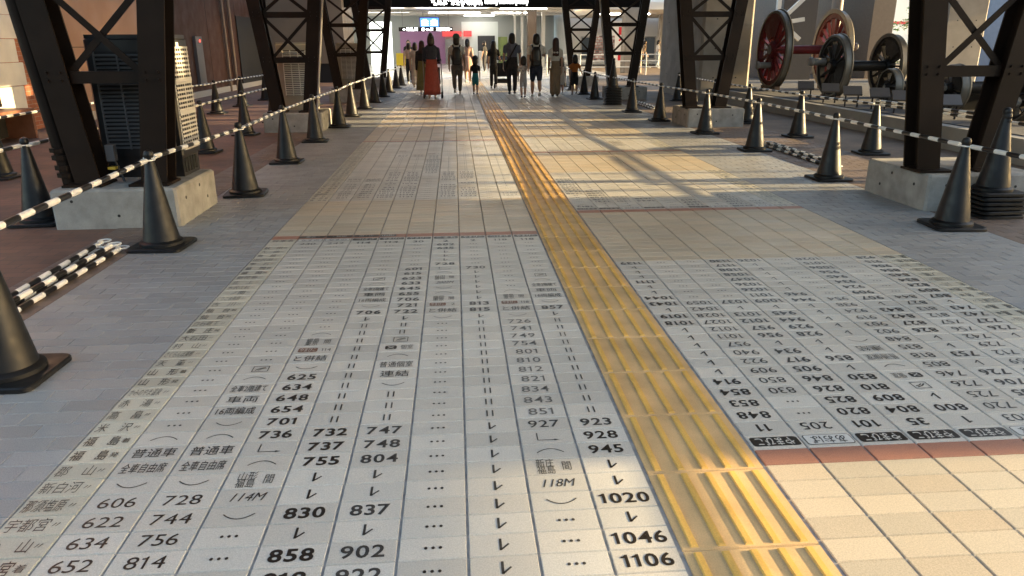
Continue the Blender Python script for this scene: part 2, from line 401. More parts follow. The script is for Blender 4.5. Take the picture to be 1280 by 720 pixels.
def write_table(mb, cols, side, first_col_names):
    for c, (d, bold) in enumerate(cols):
        for r, t in d.items():
            x, y = LC(c, r) if side < 0 else RC(c, r)
            ce = Cell(mb, x, y, 1 if side < 0 else -1)
            if side < 0 and c == 8 and r > 0: ce.ink = M_glare if r < 13 else M_glare_half
            elif side < 0 and (c == 9 and -14 < r < 14 or c == 5 and r > 10 or c == 7): ce.ink = M_glare_half
            if c == first_col_names and r > -16:
                nm, sx = t.split(' ') ; big = sx in '発着'
                ce.text(nm, .050, .125, .006 if big else -.004, -.022); ce.text(sx, .026, .03, 0, .062)
            elif c == first_col_names: ce.text(t, .046, .15, .008)
            else:
                if r == -16 or r == 15: pass
                ce.draw(t, bold)
def paving(name, label, fn, cat="paving"):
    mb = MB(); fn(mb); o = mb.build(name, None); struct(o, label, cat); return o
def fake_col(n0, n, kind, rnd):
    out = {}; h = rnd.randint(7, 17); m = rnd.randint(0, 59); mode = '...'; left = rnd.randint(3, 14) if kind else n
    k = 0
    while k < n:
        if left <= 0:
            mode = rnd.choice(['t', 't', 'v', '...']) if mode != 't' else rnd.choice(['v', 'v', '=', '...']); left = rnd.randint(2, 9)
        if mode == 't': m += rnd.randint(6, 16); h += m // 60; m %= 60; out[n0 + k] = "%d%02d" % (h, m)
        else: out[n0 + k] = mode
        left -= 1; k += 1
    return out
rn = random.Random(5)
def near_left(mb): table_rows(mb, -1, -16, 38); red_row(mb, -1, -17)
t1 = paving("timetable_paving", "pale grey tiled timetable underfoot left of the yellow strip, nearest the camera", near_left)
mb = MB(); write_table(mb, LT, -1, 0)
for c in range(1, 5):                            # dark train-line labels set in the terracotta row
    x, y = LC(c, -17); ce = Cell(mb, x, y, 1); ce.rrect(.19 if c < 4 else .12, .06, .012, M_ink, 0, .0 if c < 4 else -.035)
    ce.text('東北・秋田・山形'[2 * (c - 1):2 * c + 1], .036, .10, .004, 0 if c < 4 else -.035, m=M_pale, dz=.0007)
mb.build("lettering", None, t1)
paving("plain_paving", "blank beige tiles left of the yellow strip between two timetables", lambda mb: beige_rows(mb, -1, -30, -17))
def far_left(mb): table_rows(mb, -1, -74, -30); red_row(mb, -1, -75)
t2 = paving("timetable_paving", "second tiled timetable left of the yellow strip, farther from the camera", far_left)
LT2 = [({i - 74: (names_l * 2)[i] for i in range(44)}, 0)]
for c in range(1, 10):
    d = {}
    def run(a, b, t):
        for r in range(a, b): d[r] = t
    hh = [0, 7, 8, 8, 9, 9, 9, 10, 11, 12][c]; mm = 5 * c
    def times(a, b):
        global hh_, mm_
        for r in range(a, b):
            times.m += rn.randint(5, 14); d[r] = "%d%02d" % (hh + times.m // 60, times.m % 60)
    times.m = mm
    run(-73, -30, '...')
    if c in (1, 2): d[-42] = '普通車'; d[-41] = '全車自由席'; times(-39, -31)
    if c in (3, 4):
        run(-58, -46, '='); times(-60, -58); times(-46, -40); d[-40] = 'v'; times(-39, -38); d[-38] = 'v'; times(-37, -31)
        if c == 3: d[-64] = 'Y:130'; d[-63] = '全車2階建て'
    if c == 5: d[-61] = 'Y:4'; times(-59, -45); run(-45, -30, '...')
    if c == 6: run(-58, -45, 'v'); times(-46, -40); times(-38, -31)
    if c == 7: d[-70] = 'Y:12'; run(-62, -46, '='); times(-46, -41); d[-41] = 'v'; times(-39, -38); times(-36, -31)
    if c == 8: d[-70] = 'u'; d[-66] = '車両'
    if c == 9: d[-68] = '普通個室'; run(-60, -36, 'v'); times(-33, -31)
    d[-74] = ['', 'O:なすの', 'B:つばさ', 'O:なすの', 'B:やまびこ', 'B:こまち', 'B:やまびこ', 'O:あおば', 'O:なすの', 'O:なすの'][c]
    LT2.append((d, .022 if c in (3, 4, 5, 6, 7) else 0))
mb = MB(); write_table(mb, LT2, -1, 0)
for c in (1, 3, 4, 5):
    x, y = LC(c, -75); Cell(mb, x, y, 1).rrect(.17, .055, .012)
mb.build("lettering", None, t2)
paving("plain_paving", "blank beige tiles reaching to the far hall left of the yellow strip", lambda mb: beige_rows(mb, -1, -285, -75))
paving("plain_paving", "sunlit beige tiles in the near right corner", lambda mb: beige_rows(mb, 1, 17, 38))
def near_right(mb): table_rows(mb, 1, -8, 16); red_row(mb, 1, 16)
t3 = paving("timetable_paving", "upside-down tiled timetable right of the yellow strip, nearest the camera", near_right)
mb = MB(); write_table(mb, RT, 1, 9); mb.build("lettering", None, t3)
paving("plain_paving", "blank beige tiles right of the yellow strip, between the two upside-down timetables", lambda mb: beige_rows(mb, 1, -23, -8))
def right2(mb): table_rows(mb, 1, -44, -24); red_row(mb, 1, -24 + 0)
def right2(mb): table_rows(mb, 1, -44, -24); red_row(mb, 1, -24)
t4 = paving("timetable_paving", "half-sunlit timetable right of the yellow strip with a terracotta edge", right2)
def fill(r0, r1, hd):
    cols = []
    for j in range(9):
        d = fake_col(r0, r1 - r0 - 1, j not in (4,), rn)
        d[r1 - 1] = 'B:やまびこ' if hd[j] else 'O:あおば'; cols.append((d, .02 if hd[j] else 0))
    cols.append(({r: names_r[(r - r0) % 20] for r in range(r0, r1)}, 0)); return cols
mb = MB(); write_table(mb, fill(-44, -24, [1, 1, 0, 1, 0, 1, 0, 1, 0]), 1, 9); mb.build("lettering", None, t4)
paving("plain_paving", "sunlit beige tiles right of the yellow strip beyond the second timetable", lambda mb: beige_rows(mb, 1, -60, -44))
def right3(mb): table_rows(mb, 1, -76, -61); red_row(mb, 1, -61)
t5 = paving("timetable_paving", "farthest small timetable right of the yellow strip in full sun", right3)
mb = MB(); write_table(mb, fill(-76, -61, [0, 1, 0, 0, 1, 0, 1, 0, 0]), 1, 9); mb.build("lettering", None, t5)
paving("plain_paving", "beige tiles under the walking people right of the yellow strip", lambda mb: beige_rows(mb, 1, -285, -76))

# ---- tactile strip: 0.4 m plates with five raised bars
mb = MB(); mb.use(M_yel)
for k in range(-9, 70):
    y0 = -.12 + k * .4; t = rt(.09, .02); t = (t[0] * .97, t[1] * .98, t[2] * 1.2)
    tile(mb, .0085, .413, y0, y0 + .4, .001, .0025, .002, t=t, z=-.0005)
    for b in range(5):
        xc = .0085 + .4045 * (b + .5) / 5 - .001
        a, c, d = xc - .0125, xc + .0125, .0055
        y1, y2 = y0 + .012, y0 + .388
        e = .0035
        mb.ct = (t[0] * 1.12, t[1] * 1.0, t[2] * .5)
        mb.add([(a, y1, -.001), (c, y1, -.001), (c, y2, -.001), (a, y2, -.001), (a + e, y1 + e, d), (c - e, y1 + e, d), (c - e, y2 - e, d), (a + e, y2 - e, d)],
               [(4, 5, 6, 7), (0, 1, 5, 4), (1, 2, 6, 5), (2, 3, 7, 6), (3, 0, 4, 7)])
struct(mb.build("tactile_path", None), "yellow tactile strip with raised bars along the middle of the walkway", "tactile path")
# ---- paver borders
def pavers(mb, x0, n, y0, y1, m, a=.12):
    rows = int((y1 - y0) / .1)
    for r in range(rows):
        y = y0 + r * .1; off = (r % 2) * .1
        k = -1 if off else 0
        while True:
            a0 = x0 + off + .2 * k; b0 = a0 + .2; k += 1
            lo, hi = max(a0, x0), min(b0, x0 + n)
            if lo >= x0 + n - 1e-6: break
            if hi - lo < .02: continue
            mb.use(m); tile(mb, lo, hi, y, y + .1, .003, .0022, .0015, t=rt(a, .02))
mb = MB(); pavers(mb, -2.9, .9, -3.4, 28.0, M_blue)
struct(mb.build("paver_border", None), "blue-grey paver border along the left edge of the walkway", "paving")
mb = MB(); pavers(mb, -3.3, .4, -3.4, 28.0, M_brown)
struct(mb.build("paver_border", None), "brown paver band under the cones on the left", "paving")
mb = MB(); pavers(mb, XR + 2.0, 1.0, -3.4, 28.0, M_blue)
struct(mb.build("paver_border", None), "blue-grey paver border along the right edge of the walkway", "paving")
mb = MB(); pavers(mb, XR + 3.0, 1.18, -3.4, 28.0, M_brown)
struct(mb.build("paver_border", None), "brown paver band around the right-hand concrete blocks", "paving")

# ------------------------------------------------------------------ large structure
# unseen blockers added on the right to shape the sun patches and shade stripes
GX = 18.0
t = thing("sun_blocker", "unseen sun blocker added on the right to shape the light on the walkway", "light blocker", (GX, 0, 0))
MB().box((0, -30, 3.70), (.25, 9.0, 5.3)).build("shade_beam", M_pier, t)
MB().box((0, -2.2, 0), (1.6, 2.38, 3.69)).build("shade_wall", M_pier, t)
MB().box((0, 9.01, 4.85), (.25, 40, 9.0)).build("shade_beam", M_pier, t)
for y, w in ((3.27, .13), (3.75, .06), (5.29, .16), (7.31, .14), (8.40, .2), (2.75, .07)):  # unseen posts added for the thin shadow bands
    MB().box((0, y - w / 2, 0), (w, y + w / 2, 3.695)).build("post", M_steel, t)
mb = MB()
for k in range(12): mb.box((0, 9.2 + k * 1.02, 2.92), (.12, 9.66 + k * 1.02, 4.845))
mb.build("shade_slats", M_steel, t)
mb = MB()
for k in range(9): mb.box((0.2, .2 + k * 1.02, 5.31), (.32, .72 + k * 1.02, 8.3))
mb.build("shade_slats", M_steel, t)

# unseen roof on the trestles; extent and edge beams shaped for the shade
t = thing("shade_roof", "unseen roof deck on the steel trestles, sized to shade the walkway", "roof", (0.22, 0, 4.2))
MB().box((-4.6, -1.8, 0), (4.6, 20, .25)).build("deck", mat("roof_soffit", (.30, .27, .23), .7), t)
for sx in (-1, 1): MB().box((sx * 4.75 - .1, -.6, -.9), (sx * 4.75 + .1, 26.9, .3)).build("edge_beam", M_steel, t)

t = thing("shade_building", "unseen dark building added behind the camera to cut the light", "building", (0, -17, 0))
MB().box((-14, -6, 0), (18, 0, 5.5)).build("wall", mat("shade_building_wall", (.10, .085, .07), .6, noise=.1, nscale=1), t)  # unseen building, added to cut the light from behind the camera
MB().box((-1.5, .005, 0), (2, .05, 2.6)).build("door", mat("shade_building_glass", (.03, .035, .04), .1), t)
t = thing("shade_deck", "unseen deck added over the wheel display to dim it", "light blocker", (9.4, 5, 5.3))
MB().box((-4.3, 3, 0), (4.5, 9, .5)).build("deck", M_pier, t)  # unseen deck, added to darken the wheel display

# trestle piers on concrete blocks
def block(y0, side, label):
    mb = MB(); a, b = (-3.77, -2.81) if side < 0 else (3.37, 4.36)
    mb.use(M_conc); mb.cbox((a, y0, -.01), (b, y0 + .98, .31), .018); mb.use(M_dark)
    xf = b if side < 0 else a; sg = 1 if side < 0 else -1
    for yy, zz in ((.2, .2), (.72, .11), (.55, .24)): mb.cyl((xf + sg * .0005, y0 + yy, zz), (xf + sg * .002, y0 + yy, zz), .014, n=8)
    for xx, zz in ((.16, .22), (.5, .1), (.78, .2)): mb.cyl((a + xx, y0 - .0005, zz), (a + xx, y0 - .002, zz), .012, n=8)
    o = mb.build("concrete_block", None)
    return tag(o, label, "concrete block", "blocks under the trestles")
def hleg(mb, p0, p1):                            # H section, flanges front and back
    d = Vector((0, .1, 0)); p0 = Vector(p0); p1 = Vector(p1)
    mb.beam(p0 - d, p1 - d, .2, .018); mb.beam(p0 + d, p1 + d, .2, .018); mb.beam(p0, p1, .014, .182)
    mb.beam(p0 - d + Vector((0, .02, .0)), p0 - d + Vector((0, .02, .02)), .3, .3)
def trestle(Y, side, label):
    t = thing("steel_trestle", label, "trestle", (0.22, Y, .31), 0, "trestles along the walkway")
    s = side
    def XI(z): return s * (3.19 + .135 * (z + 0))
    def XO(z): return s * (3.89 + .135 * (z + 0)) if False else s * (3.76 + .155 * z)
    H = 3.9
    for fx in (lambda z: s * (3.27 - .13 * z), lambda z: s * (3.78 + .13 * z)):
        mb = MB(); hleg(mb, (fx(0), 0, 0), (fx(H), 0, H))
        for z in (.84, 1.54, 2.24, 2.94):        # bolts on the joints
            for dz in (-.03, .03): mb.cyl((fx(z) - s * 0 + .05, -.109, z + dz), (fx(z) + .05, -.125, z + dz), .011, n=6); mb.cyl((fx(z) - .05, -.109, z + dz), (fx(z) - .05, -.125, z + dz), .011, n=6)
        mb.build("leg", M_steel, t)
    fi = lambda z: s * (3.27 - .13 * z); fo = lambda z: s * (3.78 + .13 * z)
    zs = [.83, 1.53, 2.23, 2.93, 3.63]
    for z in zs: MB().beam((fi(z) + s * .1, -.02, z), (fo(z) - s * .1, -.02, z), .09, .09).build("horizontal_brace", M_steel, t)
    for a, b in zip(zs, zs[1:]):
        MB().beam((fi(a) + s * .1, -.05, a + .04), (fo(b) - s * .1, -.05, b - .04), .05, .012).build("diagonal_brace", M_steel, t)
        MB().beam((fi(b) + s * .1, -.03, b - .04), (fo(a) - s * .1, -.03, a + .04), .05, .012).build("diagonal_brace", M_steel, t)
    return t
PY = [2.40, 9.15, 15.9, 22.65]
sd_name = {-1: "left", 1: "right"}
TR = {}
for i, y in enumerate(PY):
    for s in (-1, 1):
        block(y - .32, s, "%s concrete block under the steel trestles on the %s side, counted from the camera" % (ORD[i], sd_name[s]))
        TR[(s, i)] = trestle(y, s, "%s dark brown steel trestle on the %s side, counted from the camera" % (ORD[i], sd_name[s]))
# junction box, cable and downpipe on the nearest left trestle
t = TR[(-1, 0)]
jb = MB().box((-3.665, .02, .17), (-3.60, .08, .30)).build("junction_box", mat("box_grey", (.10, .10, .105), .5), t)
MB().tube([(-3.62, .06, .17), (-3.59, .06, .08), (-3.56, .04, .0)], .009).build("cable", M_black, t)
MB().box((-3.66, .0, .105), (-3.60, .08, .125)).build("warning_tape", mat("yellow_tape", (.6, .42, .05), .5), t)
mb = MB(); P = lambda z: (-3.955 - .115 * z, -.03, z)
mb.cyl(P(0), P(3.6), .055, n=14)
for z in (.06, .12, .2, .26): mb.cyl((P(z)[0], -.03, z), (P(z)[0], -.03, z + .035), .082, n=10)
autosmooth(mb.build("downpipe", M_steel, t))
for sdx, i in ((-1, 1), (1, 2)):
    t = TR[(sdx, i)]
    MB().tube([(sdx * 3.13 - sdx * 0, -.13, .0), (sdx * (3.13 - .13 * 3.8), -.13, 3.8)], .018).build("conduit", M_grey, t)

# ------------------------------------------------------------------ AC / mist units on the blocks
def make_unit(name, label, loc, w, d, h, case, slat, front_cols, side_groups):
    t = thing(name, label, "air unit", loc, 0, "air units standing on the blocks")
    leg = .18
    c = MB(); c.cbox((-w / 2, -d / 2, leg), (w / 2, d / 2, h), .012); c.box((-w / 2 + .01, -d / 2 + .01, h), (w / 2 - .01, d / 2 - .01, h + .03))
    c.build("cabinet", case, t)
    sk = MB(); sk.box((-w / 2 + .02, -d / 2 + .02, 0), (w / 2 - .02, d / 2 - .02, leg - .002)); sk.build("skirt", M_black if case is M_black else case, t)
    sl = MB(); sl.use(M_dark)
    for k in range(5):
        y = -d / 2 + .06 + k * (d - .12) / 5; sl.box((w / 2 - .019, y, .03), (w / 2 - .012, y + .035, leg - .03))
    sl.build("skirt_slots", None, t)
    # front louvres
    a, b = front_cols
    f = MB(); f.use(M_dark); f.box((a, -d / 2 - .003, leg + .06), (b, -d / 2 - .001, h - .10))
    f.use(slat); n = 24
    for k in range(n):
        z = leg + .065 + k * (h - .17 - leg) / n
        f.add([(a, -d / 2 - .004, z + .012), (b, -d / 2 - .004, z + .012), (b, -d / 2 - .022, z), (a, -d / 2 - .022, z), (a, -d / 2 - .004, z + .018), (b, -d / 2 - .004, z + .018), (b, -d / 2 - .024, z + .006), (a, -d / 2 - .024, z + .006)],
              [(0, 1, 2, 3), (7, 6, 5, 4), (3, 2, 6, 7), (0, 3, 7, 4), (1, 5, 6, 2)])
    for x in (a, (2 * a + b) / 3, (a + 2 * b) / 3, b): f.box((x - .006, -d / 2 - .02, leg + .06), (x + .006, -d / 2 - .004, h - .10))
    f.build("front_louvre", None, t)
    # side grille
    gq = MB(); y0, y1 = -d / 2 + .03, d / 2 - .03; z0, z1 = leg + .05, h - .07
    gq.use(M_dark); gq.box((w / 2 + .001, y0, z0), (w / 2 + .003, y1, z1))
    gq.use(side_groups)
    n = 23
    for k in range(n + 1):
        z = z0 + (z1 - z0) * k / n; gq.box((w / 2 + .003, y0, z - .010), (w / 2 + .012, y1, z + .006))
    for k in range(8):
        y = y0 + (y1 - y0) * k / 7; th = .011 if k in (0, 4, 7) else .004
        gq.box((w / 2 + .003, y - th, z0), (w / 2 + .005, y + th, z1))
    for z in (z0 + (z1 - z0) * .36, z0 + (z1 - z0) * .68): gq.box((w / 2 + .003, y0, z - .016), (w / 2 + .014, y1, z + .016))
    gq.build("side_grille", None, t)
    return t
M_ivory = mat("ivory_panel", (.38, .35, .29), .5, noise=.1, nscale=5)
u = make_unit("air_unit", "big black air unit with pale side grille on the nearest left block", (-3.235, 2.845, .31), .66, .44, 1.12, M_black, mat("dark_slat", (.10, .10, .10), .4), (-.26, .28), mat('grille_white', (.5, .49, .46), .5))
MB().box((.29, -.05, 1.05), (.335, .0, 1.09)).build("sticker", M_white, u)
for (y, lab) in ((9.70, "ivory air unit with white louvres on the second left block"), (16.45, "ivory air unit half hidden on the third left block")):
    make_unit("air_unit", lab, (-3.3, y, .31), .62, .36, 1.08, M_ivory, M_white, (-.20, .18), M_white)

# ------------------------------------------------------------------ cones
def cone_proto():
    t = thing("traffic_cone", "cone", "traffic cone")
    mb = MB(); c = .19; r = .045
    def sq(h, i):
        pts = []
        for sx, sy, a0 in ((1, 1, 0), (-1, 1, 90), (-1, -1, 180), (1, -1, 270)):
            for k in range(4):
                a = R(a0 + 30 * k); pts.append((sx * (c - i - r) + r * math.cos(a), sy * (c - i - r) + r * math.sin(a), h))
        return pts
    mb.loft([sq(.002, 0), sq(.02, 0), sq(.026, .006)])
    autosmooth(mb.build("base_plate", M_cone, t))
    mb = MB()
    mb.lathe([(.15, .027), (.15, .045), (.138, .055), (.128, .058), (.124, .06), (.034, .60), (.030, .612), (.030, .64), (.034, .648), (.034, .665), (.026, .682), (.010, .69)], n=32)
    o = mb.build("cone_body", M_cone, t); autosmooth(o, 30)
    return t
CONE = cone_proto(); used = [False]
GRP_C = "black traffic cones fencing the walkway"
def cone(x, y, label, z=0.0, group=GRP_C, rz=None):
    rz = random.uniform(-.12, .12) if rz is None else rz
    if not used[0]:
        used[0] = True; CONE.location = (x, y, z); CONE.rotation_euler = (0, 0, rz); CONE["label"] = label; CONE["group"] = group; return CONE
    return dup(CONE, (x, y, z), rz, label, group)
# barrier bars
M_bw = mat("bar_white", (.80, .79, .75), .32, noise=.1, nscale=12); M_bb = mat("bar_black", (.014, .014, .015), .3)
def bar_mesh(Ln, name, m_end=True):
    t = thing("barrier_bar", "bar", "barrier bar")
    mb = MB(); mb.smooth = True
    n = 15
    for k in range(n):
        mb.use(M_bw if k % 2 == 0 else M_bb); a = -Ln / 2 + .05 + k * (Ln - .1) / n; b = a + (Ln - .1) / n
        mb.cyl((a, 0, 0), (b, 0, 0), .0165, n=14)
    o = mb.build("pole", None, t); autosmooth(o)
    for s in (-1, 1):
        autosmooth(MB().torus((s * (Ln / 2), 0, 0), .042, .0055, n=18).build("end_ring", M_white, t), 60)
    return t
BAR = bar_mesh(2.0, "bar"); BU = [False]
def bar(p0, p1, label, group="striped bars between the cones"):
    p0, p1 = Vector(p0), Vector(p1); d = p1 - p0; Ln = d.length; mid = (p0 + p1) / 2
    rz = math.atan2(d.y, d.x); ry = -math.asin(d.z / Ln)
    if not BU[0]: BU[0] = True; o = BAR; o["label"] = label; o["group"] = group
    else: o = dup(BAR, mid, 0, label, group)
    o.location = mid; o.rotation_euler = (0, ry, rz); o.scale = (Ln / 2.0, 1, 1)
    return o
def row(pts, what, first=1, bars=True, skip=()):
    for i, (x, y) in enumerate(pts):
        cone(x, y, "%s cone from the camera in the %s" % (ORD[i], what))
    if bars:
        for i, (a, b) in enumerate(zip(pts, pts[1:])):
            if i in skip: continue
            s = .035
            da = Vector((b[0] - a[0], b[1] - a[1], 0)).normalized() * .02
            bar((a[0] + da.x, a[1] + da.y, .628 + random.uniform(-.006, .006)), (b[0] - da.x, b[1] - da.y, .628 + random.uniform(-.006, .006)),
                "bar between the %s and %s cones of the %s" % (ORD[i], ORD[i + 1], what))
left = [(-2.585, -.73), (-2.73, 1.47), (-2.65, 3.41), (-2.69, 5.47), (-2.71, 7.54), (-2.65, 9.57), (-2.69, 11.6), (-2.65, 13.5), (-2.62, 15.4), (-2.6, 17.5), (-2.6, 19.6), (-2.55, 21.8), (-2.5, 23.6)]
row(left, "left walkway row", skip=())
row([(-4.0, .3), (-4.02, 2.35), (-4.0, 4.4), (-3.99, 6.5), (-3.99, 8.55), (-4.0, 10.6), (-4.02, 12.7), (-4.0, 14.8)], "row behind the left blocks")
row([(-5.7, 2.6), (-5.61, 4.66), (-5.6, 6.66), (-5.62, 8.65), (-5.65, 10.65), (-5.65, 12.64), (-5.66, 14.65), (-5.6, 16.7), (-5.6, 18.7)], "row by the brown wall")
right = [(3.25, -2.55), (3.25, -.5), (3.25, 1.54), (3.32, 3.68), (3.40, 5.92), (3.37, 7.91), (3.20, 10.03), (3.12, 11.94), (3.1, 13.95), (3.03, 15.83), (3.08, 17.79), (3.05, 19.8), (3.05, 21.9)]
RN = "right walkway row"
for i, (x, y) in enumerate(right):
    if i == 8: continue
    cone(x, y, "%s cone from the camera in the %s" % (ORD[i], RN))
for i, (a, b) in enumerate(zip(right, right[1:])):
    bar((a[0], a[1] + .02, .628), (b[0], b[1] - .02, .628), "bar between the %s and %s cones of the %s" % (ORD[i], ORD[i + 1], RN))
row([(4.85, 1.5), (4.8, 3.45), (4.77, 5.46), (4.64, 7.33), (4.64, 9.41), (4.7, 11.4), (4.85, 13.3), (5.0, 15.0)], "middle row on the right", skip=())
bar((4.77, 5.44, .668), (4.8, 3.47, .668), "upper of two bars on the second and third cones of the middle right row")
# stacked spare cones
for n, (x, y, cnt, where) in enumerate(((3.83, 1.92, 6, "beside the nearest right concrete block"), (3.12, 13.95, 11, "beside the third right block"))):
    for k in range(cnt):
        ps = "lowest" if k == 0 else "topmost" if k == cnt - 1 else "%s from the bottom" % ORD[k]
        cone(x + random.uniform(-.006, .006), y + random.uniform(-.006, .006), "%s cone of the stack %s" % (ps, where), k * .037, "nested spare cones %s" % where, random.uniform(-.06, .06))
# bars lying on the ground
def pile(x, y0, y1, lst, what):
    nm = ["leftmost lower", "middle lower", "rightmost lower", "left upper", "right upper"]
    for k, (dx, z, ds) in enumerate(lst):
        bar((x + dx + ds * .5, y0 + ds, z), (x + dx - ds * .3, y1 + ds, z), "%s striped bar of the pile %s" % (nm[k], what), "striped bars lying on the ground")
pile(-3.02, -.55, 1.42, [(-.13, .02, -.04), (-.05, .02, .03), (.035, .02, -.02), (-.09, .053, .05), (-.01, .053, -.05)], "by the left cones")
pile(3.76, 4.45, 6.42, [(-.06, .02, .0), (.0, .02, .05), (.06, .02, -.05), (-.03, .053, .03), (.03, .053, -.03)], "behind the right cones")
pile(3.78, 12.5, 14.5, [(-.06, .02, .0), (.0, .02, .05), (.06, .02, -.05), (-.03, .053, .03), (.03, .053, -.03)], "near the third right block")

# ------------------------------------------------------------------ left buildings
M_tan = mat("tan_cladding", (.30, .175, .11), .55, noise=.12, nscale=.8)
M_dkb = mat("dark_brown_cladding", (.075, .034, .022), .6, spec=.2, noise=.15, nscale=1.2)
t = thing("brown_building", "long brown clad building along the left of the walkway", "building", (-7.7, 10.3, 0))
b = MB(); b.use(M_tan); b.box((-6, 0, .16), (0, 6.2, 6)); b.use(M_dkb); b.box((-6, 6.2, .16), (-.04, 18.2, 6)); b.build("wall", None, t)
mb = MB()
for z in (1.35, 2.7, 4.05): mb.box((-.001, .01, z), (.004, 6.19, z + .012))
for y in (9.2, 12.2, 15.2): mb.box((-.041, y, .16), (-.036, y + .012, 5.9))
mb.build("panel_joints", M_dark, t)
MB().box((-6, -.02, 0), (.03, 18.2, .16)).build("skirting", mat("skirting_stone", (.40, .37, .33), .7), t)
for y, r in ((10.6, .045), (11.3, .05), (17.6, .04)): MB().cyl((.04, y, .0), (.04, y, 5.9), r).build("downpipe", mat("pipe_brown", (.20, .14, .10), .45), t)
pn = MB().box((-.035, 7.75, .3), (.05, 8.3, 1.62)).build("call_panel", mat("steel_panel", (.20, .19, .19), .35, metal=.7), t)
MB().cyl((.051, 8.1, 1.5), (.058, 8.1, 1.5), .035).build("indicator_lamp", mat("red_lamp", (.9, .06, .04), emit=1.5), pn)
MB().box((-.02, 12.2, 0), (.0, 15.4, 2.3)).build("doorway", M_dark, t)
t = thing("brick_building", "red brick building with pale stone quoins at the far left", "building", (-7.85, 10.27, 0))
MB().box((-5, -7, 0), (0, 0, 6)).build("wall", brick_mat("red_brick", (.42, .15, .07), (.34, .115, .055), (.40, .33, .27), .2, .072, rot=(1, 2), noise=.15), t)
mb = MB(); M_stone = mat("quoin_stone", (.68, .66, .60), .8, noise=.12, nscale=3, bump=.3, bscale=50)
for k in range(16):
    mb.cbox((-.04, -2.1 - .0, .02 + k * .37), (.05, -.62 - (.12 if k % 2 else 0), .38 + k * .37), .008)
mb.build("stone_quoin", M_stone, t)
t = thing("bench", "brown wooden box bench against the brick wall at the far left", "bench", (-7.4, 8.25, 0))
M_wood = mat("dark_wood", (.11, .065, .04), .5, noise=.3, nscale=6)
MB().box((-.3, -1.0, .40), (.22, .28, .46)).build("seat", mat("seat_wood", (.24, .10, .055), .5, noise=.3, nscale=6), t)
mb = MB()
for k in range(3): mb.box((-.30, -1.0 + k * .43, .48), (-.24, -.59 + k * .43, 1.0))
mb.build("backrest", M_wood, t)
for y in (.22, -.98): MB().box((-.28, y, 0), (.2, y + .06, .40)).build("leg", mat("seat_wood", (.24, .10, .055)), t)
MB().box((-.28, -.9, .02), (-.2, .2, .38)).build("back_panel", M_dark, t)

# ------------------------------------------------------------------ far hall
M_ceil = mat("hall_ceiling", (.72, .69, .64), .6); M_lamp = mat("strip_light", (1.0, .96, .88), emit=6.5)
t = thing("station_hall", "station hall with a white ceiling at the end of the walkway", "building", (0, 27, 0))
MB().box((-10, 1.0, 3.42), (7.0, 30, 3.6)).build("ceiling", M_ceil, t)
MB().box((-10, 28, 0), (7.0, 28.3, 3.42)).build("back_wall", mat("hall_wall", (.42, .44, .43), .6), t)
MB().box((-4.6, 27.9, 0), (-1.25, 27.99, 2.42)).build("lilac_panel", mat("lilac_panel", (.44, .22, .42), .6), t)
MB().box((-10.2, 3, 0), (-10.0, 28, 3.42)).build("side_wall", mat("hall_wall_pale", (.70, .72, .68), .6), t)
MB().box((-6.4, 24, 0), (-4.9, 24.2, 2.9)).build("glazed_wall", mat("bright_window", (.95, 1.0, .92), emit=.7), t)
MB().box((.0, 27.93, 0), (2.74, 27.985, 3.0)).build("pale_panel", mat("pale_panel", (.80, .84, .82), .5), t)
MB().box((1.2, 27.88, 0), (2.5, 27.925, 2.0)).build("doorway", mat("doorway_dark", (.05, .05, .055), .5), t)
MB().box((2.75, 25, 0), (3.25, 27.9, 1.9)).build("green_panel", mat("green_panel", (.20, .26, .08), .6), t)
for x, w, m in ((3.3, .12, M_white), (3.75, .16, M_white), (5.1, .22, M_white)):
    MB().box((x, 19.5, 0), (x + w, 19.5 + w, 3.42)).build("column", m, t)
MB().box((4.0, 17.5, 0), (4.55, 18.1, 3.42)).build("column", mat("brown_column", (.10, .065, .04), .5), t)
for k, (x0, x1, y) in enumerate(((-6.5, -3.4, 3.2), (-6.5, -3.4, 7.0), (-2.6, 1.3, 4.4), (-2.6, 1.3, 8.5), (-2.6, 1.3, 13), (2.0, 5.6, 3.2), (2.0, 5.6, 6.6), (2.2, 5.0, 11), (2.2, 5.0, 16), (-6.5, -3.4, 13), (-6.5, -3.4, 20), (-2.2, 1.2, 21), (2.0, 4.8, 22), (.2, 2.4, 26.6))):  # the last light is added to brighten the pale panel
    MB().box((x0, y, 3.36), (x1, y + .16, 3.418)).build("ceiling_light", M_lamp, t)
for k in range(5): MB().box((-10, 2.8 + k * 5.2, 3.30), (7, 2.95 + k * 5.2, 3.419)).build("ceiling_beam", M_ceil, t)
g = MB(); g.flat([(-10, 28.0), (7.0, 28.0), (7.0, 55), (-10, 55)], -.002)
struct(g.build("hall_floor", mat("hall_floor", (.50, .50, .48), .3, noise=.1, nscale=.8)), "pale shiny floor inside the station hall", "floor")
t = thing("booth", "plain tan booth beyond the left trestles", "booth", (-6.2, 26.4, 0))
MB().box((-1.4, 0, .7), (1.4, 3, 3.3)).build("wall", mat("booth_tan", (.20, .155, .11), .7, noise=.1, nscale=1), t); MB().box((-1.35, .05, 0), (1.35, 3, .7)).build("base", M_dark, t)
